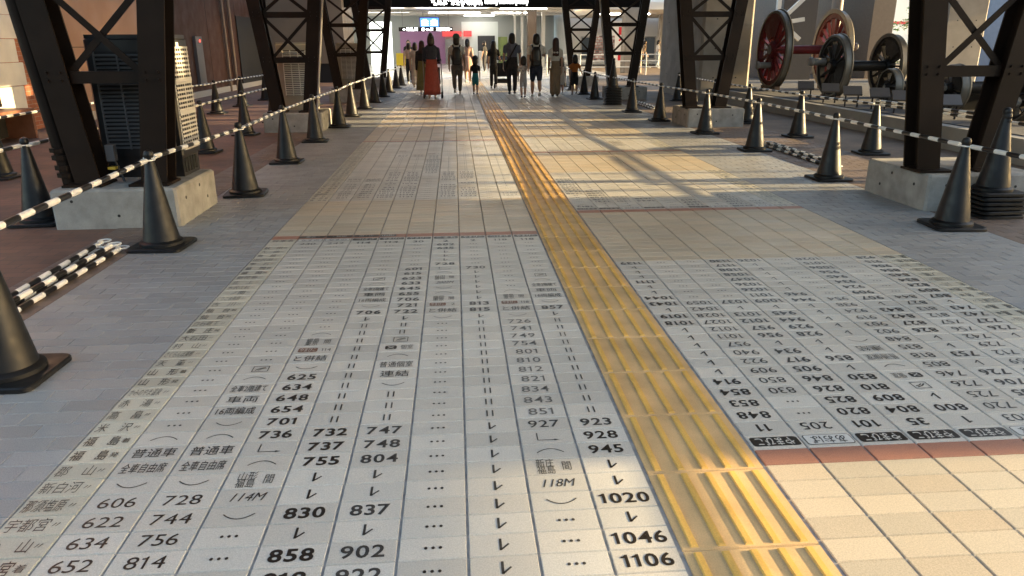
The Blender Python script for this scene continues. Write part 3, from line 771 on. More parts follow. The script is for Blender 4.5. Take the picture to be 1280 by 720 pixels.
# header beam with the station name
t = thing("sign_beam", "dark beam over the walkway end with white station name lettering", "sign", (0, 27, 0))
MB().box((-5.2, 0, 2.76), (7.0, .3, 3.9)).build("beam", mat("beam_black", (.008, .007, .006), .9, spec=.05), t)
def vtext(mb, s, x, y, z, h, w, bold=.01):      # upright lettering facing -Y, left edge x
    v, f, wd = glyphs(s, bold); k = h / .70; kx = w / wd
    mb.add([(x + (a + wd / 2) * kx, y, z + bb * k) for a, bb in v], f)
M_ltr = mat("backlit_letter", (1.0, 1.0, .97), emit=3.0)
mb = MB(); vtext(mb, "鉄道博物館(大成)駅", -1.44, -.004, 2.89, .34, 2.0, .03); vtext(mb, "Railway Museum (Onari)", .66, -.004, 2.90, .20, 1.68, .045)
mb.build("lettering", M_ltr, t)
t = thing("departure_screen", "blue departure screen hanging from the hall ceiling", "screen", (-2.1, 46, 0))
MB().box((-.62, 0, 2.42), (.62, .1, 3.02)).build("housing", M_black, t)
MB().box((-.58, -.01, 2.46), (.58, -.002, 2.98)).build("display", mat("screen_blue", (.03, .10, .55), emit=1.6), t)
mb = MB()
for cx in (-.29, .29):
    for k in range(3): mb.box((cx - .22, -.014, 2.52 + k * .12), (cx + .22, -.011, 2.57 + k * .12))
    mb.box((cx - .12, -.014, 2.87), (cx + .12, -.011, 2.90))
mb.build("text_lines", mat("screen_text", (.55, .7, 1.0), emit=2.0), t)
for x in (-.4, .4): MB().cyl((x, .05, 3.0), (x, .05, 3.4), .02).build("hanger", M_grey, t)
t = thing("direction_board", "long dark direction board with white lettering under the blue screen", "sign", (-2.2, 44.5, 0))
MB().box((-1.75, 0, 2.16), (1.55, .08, 2.40)).build("board", M_dark, t)
for w_, x_, wd_ in (("←改札口", -1.5, .9), ("きっぷ", -.35, .7), ("鉄道博物館→", .55, .95)):
    mb = MB(); vtext(mb, w_, x_, -.004, 2.2, .15, wd_, .01); mb.build("lettering", M_ltr, t)
for x in (-1.5, 1.3): MB().cyl((x, .04, 2.4), (x, .04, 3.4), .02).build("hanger", M_grey, t)
t = thing("ticket_sign", "red ticket sign on the far hall wall", "sign", (-.25, 54.85, 0))
MB().box((-1.2, -.1, 1.95), (.25, 0, 2.32)).box((.4, -.1, 1.95), (1.0, 0, 2.35)).build("board", mat("sign_red", (.50, .05, .05), .5, emit=.35), t)
MB().box((-1.0, -.25, 0), (.4, 0, 1.75)).build("machine_front", M_grey, t)
t = thing("hall_barrier", "yellow barrier panel at the left of the hall", "barrier", (-3.9, 48, 0)); MB().box((-.55, 0, .05), (.55, .06, .85)).build("panel", mat("barrier_yellow", (.75, .55, .03), .5), t)
for x in (-.5, .5): MB().cyl((x, .03, 0), (x, .03, .95), .03).build("post", M_grey, t)
t = thing("ticket_gate", "row of pale ticket gates across the hall", "ticket gate", (1.2, 43, 0))
for k in range(4):
    MB().cbox((-1.2 + k * .9, 0, 0), (-1.0 + k * .9, 1.5, 1.0), .03).build("gate_cabinet", mat("gate_white", (.6, .6, .58), .4), t)

# ------------------------------------------------------------------ right side: viaduct columns, display plinth, wheelsets
def column(x0, y0, x1, y1, h, label, m=None):
    t = thing("viaduct_column", label, "column", ((x0 + x1) / 2, (y0 + y1) / 2, 0), 0, "concrete viaduct columns")
    w, d = (x1 - x0) / 2, (y1 - y0) / 2; mb = MB(); mb.use(m or M_pier)
    mb.cbox((-w, -d, 0), (w, d, h), .06); mb.use(M_dark)
    mb.build("shaft", None, t)
    hs = MB()
    for z in (.55, 1.25, 1.95):
        for x in (-w * .45, w * .45): hs.cyl((x, -d - .001, z), (x, -d - .003, z), .018, n=8)
        for y in (-d * .6, 0, d * .6): hs.cyl((-w - .001, y, z), (-w - .003, y, z), .018, n=8)
    hs.build("tie_hole", M_dark, t)
    j = MB()
    for z in (.9, 1.8): j.box((-w - .002, -d - .002, z), (w + .002, d + .002, z + .006))
    j.build("form_joint", mat("form_joint", (.25, .23, .20), .9), t)
    return t
column(5.55, 15.1, 6.85, 18.9, 7, "big grey concrete column behind the second right trestle")
column(13.0, 16.9, 14.2, 17.6, 7, "concrete column seen through the nearest right trestle")
column(7.7, 33.5, 8.6, 34.4, 7, "slim concrete column in sunlight behind the two walkers")
M_pl = mat("plinth_grey", (.27, .265, .25), .7, noise=.15, nscale=2, bump=.2, bscale=60)
t = thing("display_plinth", "low grey plinth carrying the old locomotive wheels", "plinth", (9.2, 9.5, 0))
mb = MB(); mb.loft([[(-3.25, -8, z), (4.5, -8, z), (4.5, 9.5, z), (-3.35, 9.5, z), (-3.35, 5, z), (-3.2, 1, z)] for z in (0, .30)]); mb.build("base", M_pl, t)
gr = MB()
M_bal = mat("plinth_top", (.055, .058, .065), .85, noise=.3, nscale=3, bump=.5, bscale=80)
gr.loft([[(-3.05, -7.8, z), (4.3, -7.8, z), (4.3, 9.3, z), (-3.15, 9.3, z), (-3.15, 5, z), (-3.0, 1, z)] for z in (.301, .312)]); gr.build("top_surface", M_bal, t)
M_wred = mat("wheel_red", (.10, .008, .010), .5, spec=.25, noise=.15, nscale=4); M_wblk = mat("wheel_black", (.007, .0068, .0068), .5, spec=.2, noise=.3, nscale=5)
M_tyre = mat("tyre_steel", (.15, .135, .11), .45, metal=.4, noise=.25, nscale=3); M_hub = mat("hub_grey", (.20, .19, .17), .5, noise=.3, nscale=6)
def wheel(par, x, Rr, col, ns, a_cw, face):
    """one wheel, disc facing -X when face=-1, at x on the axle"""
    e = bpy.data.objects.new("wheel", None); COL.objects.link(e); e.parent = par; e.location = (x, 0, 0)
    w = .07; s = -face
    prof = [(Rr * .925, -w), (Rr * .985, -w), (Rr, -w * .8), (Rr * 1.0, w * .55), (Rr * 1.035, w * .75), (Rr * 1.035, w), (Rr * .925, w), (Rr * .925, -w)]
    tb = MB(); tb.lathe([(r, h * s) for r, h in prof], n=56, axis='X', caps=False); autosmooth(tb.build("tyre", M_tyre, e), 25)
    tb = MB(); tb.lathe([(r, h * s) for r, h in [(Rr * .80, -w * .7), (Rr * .924, -w * .75), (Rr * .924, w * .75), (Rr * .80, w * .7), (Rr * .80, -w * .7)]], n=56, axis='X', caps=False); autosmooth(tb.build("rim", col, e), 25)
    h = MB(); h.lathe([(.001, -w * 1.5), (Rr * .13, -w * 1.5), (Rr * .2, -w * 1.25), (Rr * .24, -w * .5), (Rr * .24, w), (.001, w * 1.2)], n=28, axis='X'); autosmooth(h.build("hub", col, e), 30)
    c = MB(); c.lathe([(.001, -w * 1.62), (Rr * .115, -w * 1.6), (Rr * .115, -w * 1.4)], n=20, axis='X'); c.build("axle_end", M_hub, e)
    for k in range(ns):
        a = 2 * math.pi * k / ns
        MB().beam((0, Rr * .2 * math.cos(a), Rr * .2 * math.sin(a)), (0, Rr * .82 * math.cos(a), Rr * .82 * math.sin(a)), .052 * Rr, .075, (1, 0, 0)).build("spoke", col, e)
    if a_cw is not None:                         # counterweight: a solid crescent between the spokes
        cw = MB(); n = 16; half = R(36)
        ring = []
        for xx in (-w * .8, w * .5):
            pts = [(xx, Rr * .82 * math.cos(a_cw - half + 2 * half * i / n), Rr * .82 * math.sin(a_cw - half + 2 * half * i / n)) for i in range(n + 1)]
            pts += [(xx, Rr * .34 * math.cos(a_cw + half * .9 - 1.8 * half * i / n), Rr * .34 * math.sin(a_cw + half * .9 - 1.8 * half * i / n)) for i in range(n + 1)]
            ring.append(pts)
        cw.loft(ring); cw.build("counterweight", col, e)
        ac = a_cw + math.pi; cx, cz = Rr * .40 * math.cos(ac), Rr * .40 * math.sin(ac)
        cb = MB(); cb.lathe([(.001, -w * 1.2), (Rr * .15, -w * 1.2), (Rr * .15, w * .6), (.001, w * .6)], (0, cx, cz), 20, 'X'); cb.build("crank_boss", col, e)
        cp = MB(); cp.lathe([(.001, -.42), (.075, -.42), (.09, -.40), (.09, -.36), (.07, -.34), (.07, -.08)], (0, cx, cz), 20, 'X')
        for v in range(len(cp.v)): cp.v[v] = (cp.v[v][0] * s * (1 if face < 0 else 1), cp.v[v][1], cp.v[v][2])
        autosmooth(cp.build("crank_pin", M_hub, e), 30)
    return e
def wheelset(label, x, y, Rr, gauge, col, ns, cw):
    t = thing("locomotive_wheelset", label, "locomotive wheels", (x, y, .312 + Rr * 1.035), 0, "old locomotive wheelsets on the plinth")
    wheel(t, 0, Rr, col, ns, cw, -1); wheel(t, gauge, Rr, col, ns, None if cw is None else cw - math.pi / 2, 1)
    a = MB(); a.cyl((.1, 0, 0), (gauge - .1, 0, 0), .10, n=20); autosmooth(a.build("axle", col, t))
    ck = MB()
    for xx in (-.06, gauge - .06):
        for sy in (-1, 1): ck.box((xx, sy * Rr * .42 - .05, -Rr * 1.035), (xx + .12, sy * Rr * .42 + .05, -Rr * .93))
    ck.build("wheel_chock", M_wood, t)
    return t
wheelset("big red spoked driving wheels on one axle", 6.95, 14.0, .88, 1.43, M_wred, 18, R(80))
wheelset("black spoked driving wheels in front of the red ones", 6.95, 11.0, .60, 1.12, M_wblk, 14, R(200))
wheelset("small black carrying wheels just left of the nearest right trestle post", 7.05, 9.1, .31, 1.05, M_wblk, 10, None)
wheelset("black crank wheels seen between the posts of the nearest right trestle", 7.25, 7.7, .36, 1.1, M_wblk, 11, R(150))
wheelset("black wheels at the right edge of the picture", 7.1, 6.05, .34, 1.1, M_wblk, 11, R(30))
# a crank casting and cylinder block between the wheelsets
t = thing("axle_box", "black cast axle box lying between the small wheels", "axle box", (7.75, 8.3, .312))
mb = MB(); mb.cbox((-.3, -.25, 0), (.3, .25, .42), .05); mb.build("casting", M_wblk, t); autosmooth(MB().cyl((-.42, 0, .24), (.42, 0, .24), .13, n=20).build("bearing", M_hub, t))
# sloping caption plates on posts
for k, (x, y) in enumerate(((6.25, 17.0), (6.3, 10.75), (6.35, 9.85), (6.3, 8.95), (6.45, 8.35), (6.4, 7.6), (6.5, 6.6))):
    t = thing("caption_stand", "%s sloping caption plate along the front of the wheel display, counted from the far end" % ORD[k], "caption stand", (x, y, .30), R(-20), "caption plates of the wheel display")
    for sx in (-.10, .10): MB().box((sx - .012, -.012, 0), (sx + .012, .012, .26)).build("post", M_black, t)
    MB().beam((-.15, 0, .28), (.15, 0, .28), .24, .03, (0, -.55, .83)).build("plate", mat("caption_plate", (.11, .092, .078), .35, noise=.1), t)

# ------------------------------------------------------------------ beyond the walkway, right
M_wht = mat("white_render", (.78, .77, .75), .7, noise=.06, nscale=1)
def facade(name, label, x0, y0, x1, y1, h, wall, stripe=None, rows=(), cols=5, winm=None, cat="building"):
    t = thing(name, label, cat, (x0, y0, 0)); w, d = x1 - x0, y1 - y0
    MB().box((0, 0, 0), (w, d, h)).build("wall", wall, t)
    MB().box((-.1, -.1, h), (w + .1, d + .1, h + .25)).build("roof", M_grey, t)
    if stripe: MB().box((-.03, -.03, stripe[0]), (w, -.001, stripe[1])).build("stripe", stripe[2], t)
    winm = winm or mat("window_glass", (.10, .13, .16), .1, spec=.8)
    for (z0, z1) in rows:
        for k in range(cols):
            a = w * (k + .3) / cols; b = a + w * .4 / cols
            f = MB(); f.box((a - .08, -.07, z0 - .08), (b + .08, -.012, z0)); f.box((a - .08, -.07, z1), (b + .08, -.012, z1 + .08)); f.box((a - .08, -.07, z0), (a, -.012, z1)); f.box((b, -.07, z0), (b + .08, -.012, z1)); f.box(((a + b) / 2 - .03, -.07, z0), ((a + b) / 2 + .03, -.012, z1))
            fo = f.build("window", mat("window_frame", (.45, .45, .45), .5), t); MB().box((a, -.04, z0), (b, -.013, z1)).build("pane", winm, fo)
    return t
facade("white_house", "white building with a thin red band far behind the wheels", 31, 55, 52, 66, 10, M_wht, (2.75, 2.95, mat("red_band", (.5, .03, .05), .5)), ((.7, 2.1), (3.6, 5.2), (6.4, 8)), 6)
facade("grey_shed", "dark grey clad shed behind the red wheels", 11.9, 25.2, 13.25, 31, 5, mat("shed_grey", (.035, .035, .042), .5, noise=.1), None, (), 1)
facade("grey_annex", "taupe clad annex right of the red wheels", 15.9, 26, 16.8, 31, 5, mat("annex_taupe", (.15, .12, .095), .6, noise=.1), None, (), 1)
facade("glass_office", "pale blue glazed office far behind the shed", 20, 46, 27, 54, 9, mat("office_blue", (.42, .50, .58), .3), None, ((.3, 1.5), (2.0, 3.2), (4, 6)), 5)
facade("white_hall", "white hall wall far beyond the right trestles", 2.0 + 5.2, 50, 22, 60, 9, M_wht, None, ((.4, 1.8),), 4)
facade("blue_grey_wall", "blue-grey sheet metal wall seen through the nearest right trestle", 17.0, 19.5, 24.5, 22, 6, mat("sheet_bluegrey", (.30, .36, .45), .4, noise=.08), None, (), 1)
t = thing("steel_brace", "pale steel brace frame left of the red wheels", "brace", (11.2, 24.0, 0))
for a, b in (((0, 0, 0), (0, 0, 4)), ((0, 0, 2.05), (1.0, 0, 2.2)), ((0, 0, 2.2), (.9, 0, 1.5)), ((0, 0, 2.05), (.9, 0, 2.9))): MB().beam(a, b, .14, .14).build("member", mat("pale_steel", (.62, .60, .55), .5), t)
t = thing("steel_post", "tall brown steel post behind the red axle", "post", (12.9, 23.0, 0)); autosmooth(MB().cyl((0, 0, 0), (0, 0, 6), .19, n=18).build("shaft", mat("post_brown", (.20, .15, .11), .5), t)); MB().box((-.3, -.3, 0), (.3, .3, .08)).build("foot_plate", M_grey, t)
t = thing("banner_sign", "white standing banner with red lettering behind the third right trestle", "banner", (8.35, 37.0, 0))
MB().box((-.55, 0, .15), (.65, .05, 2.5)).build("panel", mat("banner_white", (.80, .79, .77), .6), t)
M_rl = mat("banner_red", (.62, .02, .03), .5)
for s, z in (("H", 1.85), ("〜", 1.38), ("N", .55)): mb = MB(); vtext(mb, s, -.22, -.004, z, .36, .55, .05); mb.build("letter", M_rl, t)
for x in (-.5, .6): MB().cyl((x, .025, 0), (x, .025, .2), .03).build("foot", M_grey, t)
t = thing("mural_panel", "black and white picture panel behind the far right trestles", "panel", (6.6, 33.0, 0))
MB().box((-.7, 0, .55), (.5, .06, 1.75)).build("board", brick_mat("mural_speckle", (.55, .52, .5), (.05, .05, .05), (.3, .1, .08), .17, .12, .6, .05, (0, 2), .6), t)
for x in (-.6, .4): MB().box((x, .01, 0), (x + .05, .05, .55)).build("leg", M_grey, t)
t = thing("hall_canopy", "pale canopy over the sunlit forecourt on the right", "canopy", (7.2, 36, 0))
MB().box((0, 0, 3.05), (14, 13.5, 3.4)).build("roof", M_ceil, t)
for x in (4.5, 9.5): MB().box((x, 6, 0), (x + .5, 6.5, 3.05)).build("post", M_pier, t)
MB().box((0.6, 5, 2.98), (3.6, 5.2, 3.045)).build("ceiling_light", M_lamp, t)
t = thing("guard_rail", "white metal guard rail across the far right forecourt", "railing", (5.0, 31.5, 0))
for z in (.35, .62, .9): MB().cyl((-1.4, 0, z), (6.5, 0, z), .022).build("rail", M_white, t)
for k in range(6): MB().cyl((-1.35 + k * 1.55, 0, 0), (-1.35 + k * 1.55, 0, .92), .03).build("post", M_white, t)
g = MB(); g.flat([(30, 46), (400, 46), (400, 54), (30, 54)], -.02)
struct(g.build("road", mat("road_asphalt", (.06, .06, .06), .85)), "grey road beyond the wheel display", "road")

# leafy shrubs and a street tree
def leaves(mb, c, r, n, ms, size, rnd):
    for k in range(n):
        while True:
            p = Vector((rnd.uniform(-1, 1), rnd.uniform(-1, 1), rnd.uniform(-1, 1)))
            if .25 < p.length < 1: break
        p = Vector((c[0] + p.x * r[0], c[1] + p.y * r[1], c[2] + p.z * r[2]))
        a = Vector((rnd.gauss(0, 1), rnd.gauss(0, 1), rnd.gauss(0, 1))).normalized(); b = a.orthogonal().normalized(); s = size * rnd.uniform(.6, 1.3)
        mb.use(rnd.choice(ms)); mb.add([p - a * s, p + b * s * .45, p + a * s, p - b * s * .45], [(0, 1, 2, 3)])
LV = [mat("leaf_%s" % n, c, .55) for n, c in (("dark", (.035, .075, .02)), ("mid", (.07, .14, .03)), ("light", (.12, .20, .045)))]
M_bark = mat("bark", (.10, .075, .055), .9, noise=.3, nscale=8)
rt_ = random.Random(3)
for (x, y, h, lab) in ((27.5, 44, 1.5, "round green bush in front of the white building"), (19.3, 43, 1.3, "green bush seen between the red wheels")):
    t = thing("bush", lab, "bush", (x, y, 0)); mb = MB(); leaves(mb, (0, 0, h * .55), (h * .8, h * .7, h * .5), 900, LV, .09, rt_); mb.build("foliage", None, t)
    MB().cyl((0, 0, 0), (0, 0, h * .5), .04, .02).build("stem", M_bark, t)
t = thing("street_tree", "leafy street tree in front of the white building", "tree", (30.5, 45, 0))
mb = MB(); mb.cyl((0, 0, 0), (.1, 0, 2.6), .12, .08)
for a in range(6):
    ang = a * 1.05; mb.cyl((.08, 0, 1.9 + a * .15), (1.5 * math.cos(ang), 1.4 * math.sin(ang), 3.4 + .2 * a), .05, .015)
mb.build("trunk", M_bark, t)
mb = MB()
for k in range(26):
    a = rt_.uniform(0, 6.28); q = rt_.uniform(.3, 2.0)
    leaves(mb, (q * math.cos(a), q * math.sin(a), rt_.uniform(2.2, 5.4)), (.6, .6, .35), 70, LV, .11, rt_)
mb.build("crown", None, t)
# parked cars by the road
def car(x, y, rz, col, label):
    t = thing("parked_car", label, "car", (x, y, 0), rz, "cars parked beyond the display"); m = mat("paint_" + label.split()[0], col, .25, coat=.6)
    prof = [(-2.0, .28), (-2.05, .75), (-1.2, .92), (-.7, 1.42), (1.1, 1.45), (1.75, .95), (2.05, .8), (2.05, .28)]
    b = MB(); b.loft([[(px, sy * (.82 if pz < 1.2 else .66), pz) for px, pz in prof] for sy in (-1, 1)]); b.build("body", m, t)
    gl = mat("car_glass", (.03, .035, .04), .08)
    for sy in (-1, 1):
        w = MB(); w.add([(px, sy * (.80 + (1.45 - pz) * .0 - (pz - .95) * .26 + .02), pz) for px, pz in ((-1.0, .98), (-.62, 1.36), (1.0, 1.38), (1.5, .98))], [(0, 1, 2, 3)]); w.build("side_window", gl, t)
        for px in (-1.25, 1.3):
            wh = MB(); wh.lathe([(.001, -.09), (.2, -.09), (.3, -.08), (.31, .08), (.001, .09)], n=20, axis='Y'); wh.build("wheel", M_black, t, loc=(px, sy * .76, .31))
        MB().box((-2.07, sy * .6 - .15, .6), (-2.0, sy * .6 + .15, .74)).build("headlight", M_white, t)
car(20.6, 42.0, R(70), (.55, .60, .68), "silver-blue parked car behind the wheel display")
car(33.5, 48.5, R(4), (.70, .70, .70), "white parked car far behind the black wheels")

# ------------------------------------------------------------------ people
def cmat(name, c, r=.8): return mat("cloth_" + name, c, r, noise=.12, nscale=14)
def person(label, x, y, H, top, bottom, hair=None, hairstyle="short", bottom_kind="trousers", sleeves="short", step=1, stride=.10, head=1.1, rz=0.0, shoe=(.75, .74, .7), hold=None, wide=1.0, cap=None, dress=False):
    t = thing("person", label, "person", (x, y, 0), rz, "people walking towards the hall")
    k = head                                     # >1 for children: larger head
    hz = 1 - .075 * k                            # head centre
    if hairstyle in ('long', 'verylong', 'bun', 'tail'): wide *= .9
    neck = hz - .068 * k; sh = neck - .020; hip = .49 - .03 * (k - 1) * 4; waist = (sh + hip) / 2 - .01; kn = hip * .54
    S = lambda *p: Vector(p) * H
    prim = []                                    # (tag, [(pos, rx, ry)])
    def ring(p, rx, ry): return (S(*p), rx * H, ry * H)
    prim.append(("top", [ring((0, 0, waist - .03), .080 * wide, .060), ring((0, -.003, waist + .03), .082 * wide, .058), ring((0, -.006, sh - .07), .100 * wide, .066), ring((0, -.004, sh), .090 * wide, .052), ring((0, -.004, sh + .018), .066 * wide, .046), ring((0, 0, neck), .036, .038)]))
    prim.append(("bottom", [ring((0, 0, hip - .05), .072 * wide, .058), ring((0, -.01, hip + .02), .088 * wide, .068), ring((0, 0, waist - .03), .080 * wide, .060)]))
    prim.append(("skin", [ring((0, 0, neck - .02), .030, .032), ring((0, .004, hz - .02), .030, .032)]))
    prim.append(("skin", [ring((0, .006, hz - .072 * k), .022 * k, .028 * k), ring((0, .008, hz - .05 * k), .042 * k, .046 * k), ring((0, .002, hz), .050 * k, .058 * k), ring((0, 0, hz + .04 * k), .046 * k, .052 * k), ring((0, 0, hz + .07 * k), .016 * k, .02 * k)]))
    feet = {}
    for s in (-1, 1):
        f = stride * s * step
        kx = s * .048 * wide; ank = Vector((s * .045, f * (1.0), .04 + (.05 if f < 0 and stride > .05 else 0)))
        knv = (kx, f * .35 + (.025 if stride > .02 else .008), kn)
        th, kr, cf, ar = .052 * wide, .036, .034, .022
        if bottom_kind == "wide": th, kr, cf, ar = .058, .056, .058, .055
        if bottom_kind == "trousers": kr, cf, ar = .041, .038, .032
        lg = [ring((s * .044 * wide, 0, hip), th * 1.05, th * 1.15), ring((s * .046 * wide, knv[1] * .5, (hip + kn) / 2), th * .95, th)]
        upper = "bottom"; lower = "bottom" if bottom_kind in ("trousers", "wide") else "skin"
        hem = ring(((s * .047 * wide), knv[1] * .85, kn + .03), kr * (1.25 if lower == "skin" else 1), kr * (1.25 if lower == "skin" else 1.05))
        prim.append((upper, lg + [hem]))
        prim.append((lower, [ring(knv if lower == "skin" else (s * .047 * wide, knv[1] * .85, kn + .03), kr, kr), ring(knv, kr, kr * 1.02), ring((knv[0] * .6 + ank.x * .4, knv[1] * .6 + ank.y * .4 - .012, kn * .62), cf, cf * 1.08), ring((ank.x, ank.y, ank.z + .03), ar, ar)]))
        up_ = .35 if f < 0 and stride > .05 else 0
        prim.append(("shoe", [ring((ank.x, ank.y - .022, ank.z - .012), .022, .022), ring((ank.x, ank.y + .02, ank.z - .014 - up_ * .02), .025, .022), ring((ank.x, ank.y + .075, ank.z - .022 - up_ * .08), .025, .016), ring((ank.x, ank.y + .095, ank.z - .024 - up_ * .10), .016, .011)]))
        # arm
        sw = -f * .7
        shv = (s * .100 * wide, -.002, sh - .034)
        el = (s * .124 * wide, sw * .45 - .012, sh - .20); wr = (s * .126 * wide, sw + .03, sh - .36)
        if hold and s in hold: wr, el = hold[s][1], hold[s][0]
        mid = tuple((Vector(shv) * .45 + Vector(el) * .55))
        if sleeves == "short":
            prim.append(("top", [ring(shv, .036, .036), ring(mid, .036, .036)])); prim.append(("skin", [ring(mid, .026, .026), ring(el, .023, .023), ring(wr, .016, .016)]))
        else:
            prim.append(("top", [ring(shv, .036, .036), ring(el, .030, .030), ring(wr, .022, .022)]))
        hd = (Vector(wr) - Vector(el)).normalized(); pc = Vector(wr) + hd * .035
        prim.append(("skin", [ring(wr, .014, .016), ring(tuple(Vector(wr) + hd * .03), .016, .022), ring(tuple(pc + hd * .012), .014, .020)]))
        feet[s] = (Vector(wr), hd)
    if dress: pass
    mb = MB()
    def loftprim(rg):
        n = 10; rings = []
        for i, (p, rx, ry) in enumerate(rg):
            a = rg[max(0, i - 1)][0]; b = rg[min(len(rg) - 1, i + 1)][0]; d = (b - a).normalized()
            xx = Vector((1, 0, 0)); xx = (xx - xx.dot(d) * d).normalized(); yy = d.cross(xx)
            rings.append([p + xx * (rx * math.cos(2 * math.pi * j / n)) + yy * (ry * math.sin(2 * math.pi * j / n)) for j in range(n)])
        d0 = (rg[1][0] - rg[0][0]).normalized(); d1 = (rg[-1][0] - rg[-2][0]).normalized()
        def capr(p, rx, d, ring_): return [p + d * rx * .5 + (q - p) * .6 for q in ring_]
        rings = [capr(rg[0][0], min(rg[0][1], rg[0][2]), -d0, rings[0])] + rings + [capr(rg[-1][0], min(rg[-1][1], rg[-1][2]), d1, rings[-1])]
        mb.loft(rings)
    for tg, rg in prim: loftprim(rg)
    nose = S(0, .064 * k, hz - .012 * k); mb.ball(nose, .010 * k * H, .014 * k * H, .014 * k * H, 8, 6)
    for s in (-1, 1): mb.ball(S(s * .047 * k, -.004, hz - .008 * k), .008 * k * H, .013 * k * H, .02 * k * H, 8, 6)
    o = mb.build("raw", M_skin)
    md = o.modifiers.new("r", 'REMESH'); md.mode = 'VOXEL'; md.voxel_size = .0095 * H; md.use_smooth_shade = True
    sm = o.modifiers.new("s", 'SMOOTH'); sm.iterations = 3; sm.factor = .5
    bpy.context.view_layer.update(); dg = bpy.context.evaluated_depsgraph_get()
    me = bpy.data.meshes.new_from_object(o.evaluated_get(dg)); me.name = "person_body"
    bpy.data.objects.remove(o)
    vs = [tuple(v.co) for v in me.vertices]; fs = [tuple(p.vertices) for p in me.polygons]; bpy.data.meshes.remove(me)
    mats = {"top": top, "bottom": bottom, "skin": M_skin, "shoe": cmat("shoe%d" % int(shoe[0] * 100), shoe, .6)}
    if dress: mats["bottom"] = top
    out = MB(); out.smooth = True; order = ["top", "bottom", "skin", "shoe"]
    for q in order: out.use(mats[q])
    def near(p):
        best, bt = 1e9, "skin"
        for tg, rg in prim:
            for (a, ra, rb), (b, rc, rd) in zip(rg, rg[1:]):
                ab = b - a; u = max(0, min(1, (p - a).dot(ab) / max(1e-9, ab.length_squared))); r = (max(ra, rb) * (1 - u) + max(rc, rd) * u)
                dd = (p - (a + ab * u)).length - r * .95
                if dd < best: best, bt = dd, tg
        return bt
    out.v = vs
    for f in fs:
        c = Vector((0, 0, 0))
        for i in f: c += Vector(vs[i])
        out.use(mats[near(c / len(f))]); out.face(f)
    out.use(M_skin)
    for s in (-1, 1):                            # five fingers rooted in each palm
        wr, hd = feet[s]; side = Vector((0, 1, 0)) if abs(hd.y) < .8 else Vector((0, 0, 1)); side = (side - side.dot(hd) * hd).normalized(); inn = Vector((-s, 0, 0))
        base = wr + hd * .052
        for j, ln in enumerate((.036, .042, .040, .030)):
            p0 = base + side * (.0145 - .0095 * j); p1 = p0 + hd * ln * .55 + inn * .003; p2 = p1 + (hd * .75 + inn * .6).normalized() * ln * .5
            out.cyl(p0 * H, p1 * H, .0054 * H, .005 * H, 6); out.cyl(p1 * H, p2 * H, .005 * H, .0036 * H, 6)
        p0 = wr + hd * .016 + side * .016; p1 = p0 + (hd * .7 + side * .7 + inn * .3).normalized() * .026; p2 = p1 + (hd + inn * .3).normalized() * .018
        out.cyl(p0 * H, p1 * H, .0062 * H, .0054 * H, 6); out.cyl(p1 * H, p2 * H, .0054 * H, .004 * H, 6)
    out.use(M_black)
    for s in (-1, 1): out.ball(S(s * .018 * k, .054 * k, hz + .004 * k), .005 * k * H, .004 * k * H, .004 * k * H, 6, 4)
    out.use(mat("lips", (.35, .14, .12), .5)); out.ball(S(0, .053 * k, hz - .036 * k), .013 * k * H, .004 * k * H, .004 * k * H, 8, 4)
    out.build("body", None, t)
    hair = hair or M_hair
    hb = MB(); hb.smooth = True
    n = 18; rings = []
    for q in range(9):                           # skull cap of hair, cut lower at the back
        v = q / 8; rr = []; fl = 1 - .12 * max(0, (v - .7) / .3)
        for j in range(n):
            a = 2 * math.pi * j / n; back = .5 - .5 * math.sin(a)
            low = (.012 + .074 * back ** .9) if hairstyle != "cap" else (.0 + .045 * back)
            phi = math.pi / 2 * (1 - v) if v < .55 else math.pi / 2 * .45 * (1 - (v - .55) / .45)
            hgt = math.sin(phi); rad = math.cos(phi)
            z = hz + k * (.078 * hgt + (0 if v < .55 else 0) - (low * ((v - .55) / .45) if v > .55 else 0))
            rr.append(S(.0575 * k * max(rad, .02) * math.cos(a) * (1 + .02 * math.sin(5 * a)) * fl, (.062 * k * max(rad, .02)) * math.sin(a) * fl - .003, z))
        rings.append(rr)
    hb.loft(rings)
    if hairstyle in ("long", "verylong"):
        ln = .17 if hairstyle == "long" else .24
        rg = []
        for q in range(7):
            v = q / 6; rg.append([S((.050 + .012 * v - .02 * max(0, v - .7)) * math.cos(2 * math.pi * j / 14) * (1 + .05 * math.sin(3 * j)), -.028 - .022 * v + .030 * math.sin(2 * math.pi * j / 14) * (1 - .3 * v), hz + .02 - ln * v - .01 * math.cos(4 * j) * v) for j in range(14)])
        hb.loft(rg)
    if hairstyle == "bun": hb.ball(S(0, -.05, hz + .075), .034 * H, .034 * H, .034 * H, 12, 8)
    if hairstyle == "tail": hb.loft([[S(r * math.cos(j), -.06 - .01 * i + r * math.sin(j), hz + .02 - i * .045) for j in [q * .785 for q in range(8)]] for i, r in enumerate((.016, .022, .02, .008))])
    hb.build("hair", hair, t)
    if cap:
        cb = MB(); cb.smooth = True
        cb.lathe([(.056 * k * H, 0), (.0575 * k * H, .012 * H), (.052 * k * H, .045 * k * H), (.034 * k * H, .066 * k * H), (.001, .074 * k * H)], tuple(S(0, 0, hz + .022 * k)), 20)
        cb.loft([[S(.05 * k * math.cos(a), .045 * k + (.055 * k * math.sin(a)), hz + .024 * k + dz) for a in [math.pi * i / 8 for i in range(9)]] for dz in (0, .006)])
        cb.build("cap", cap, t)
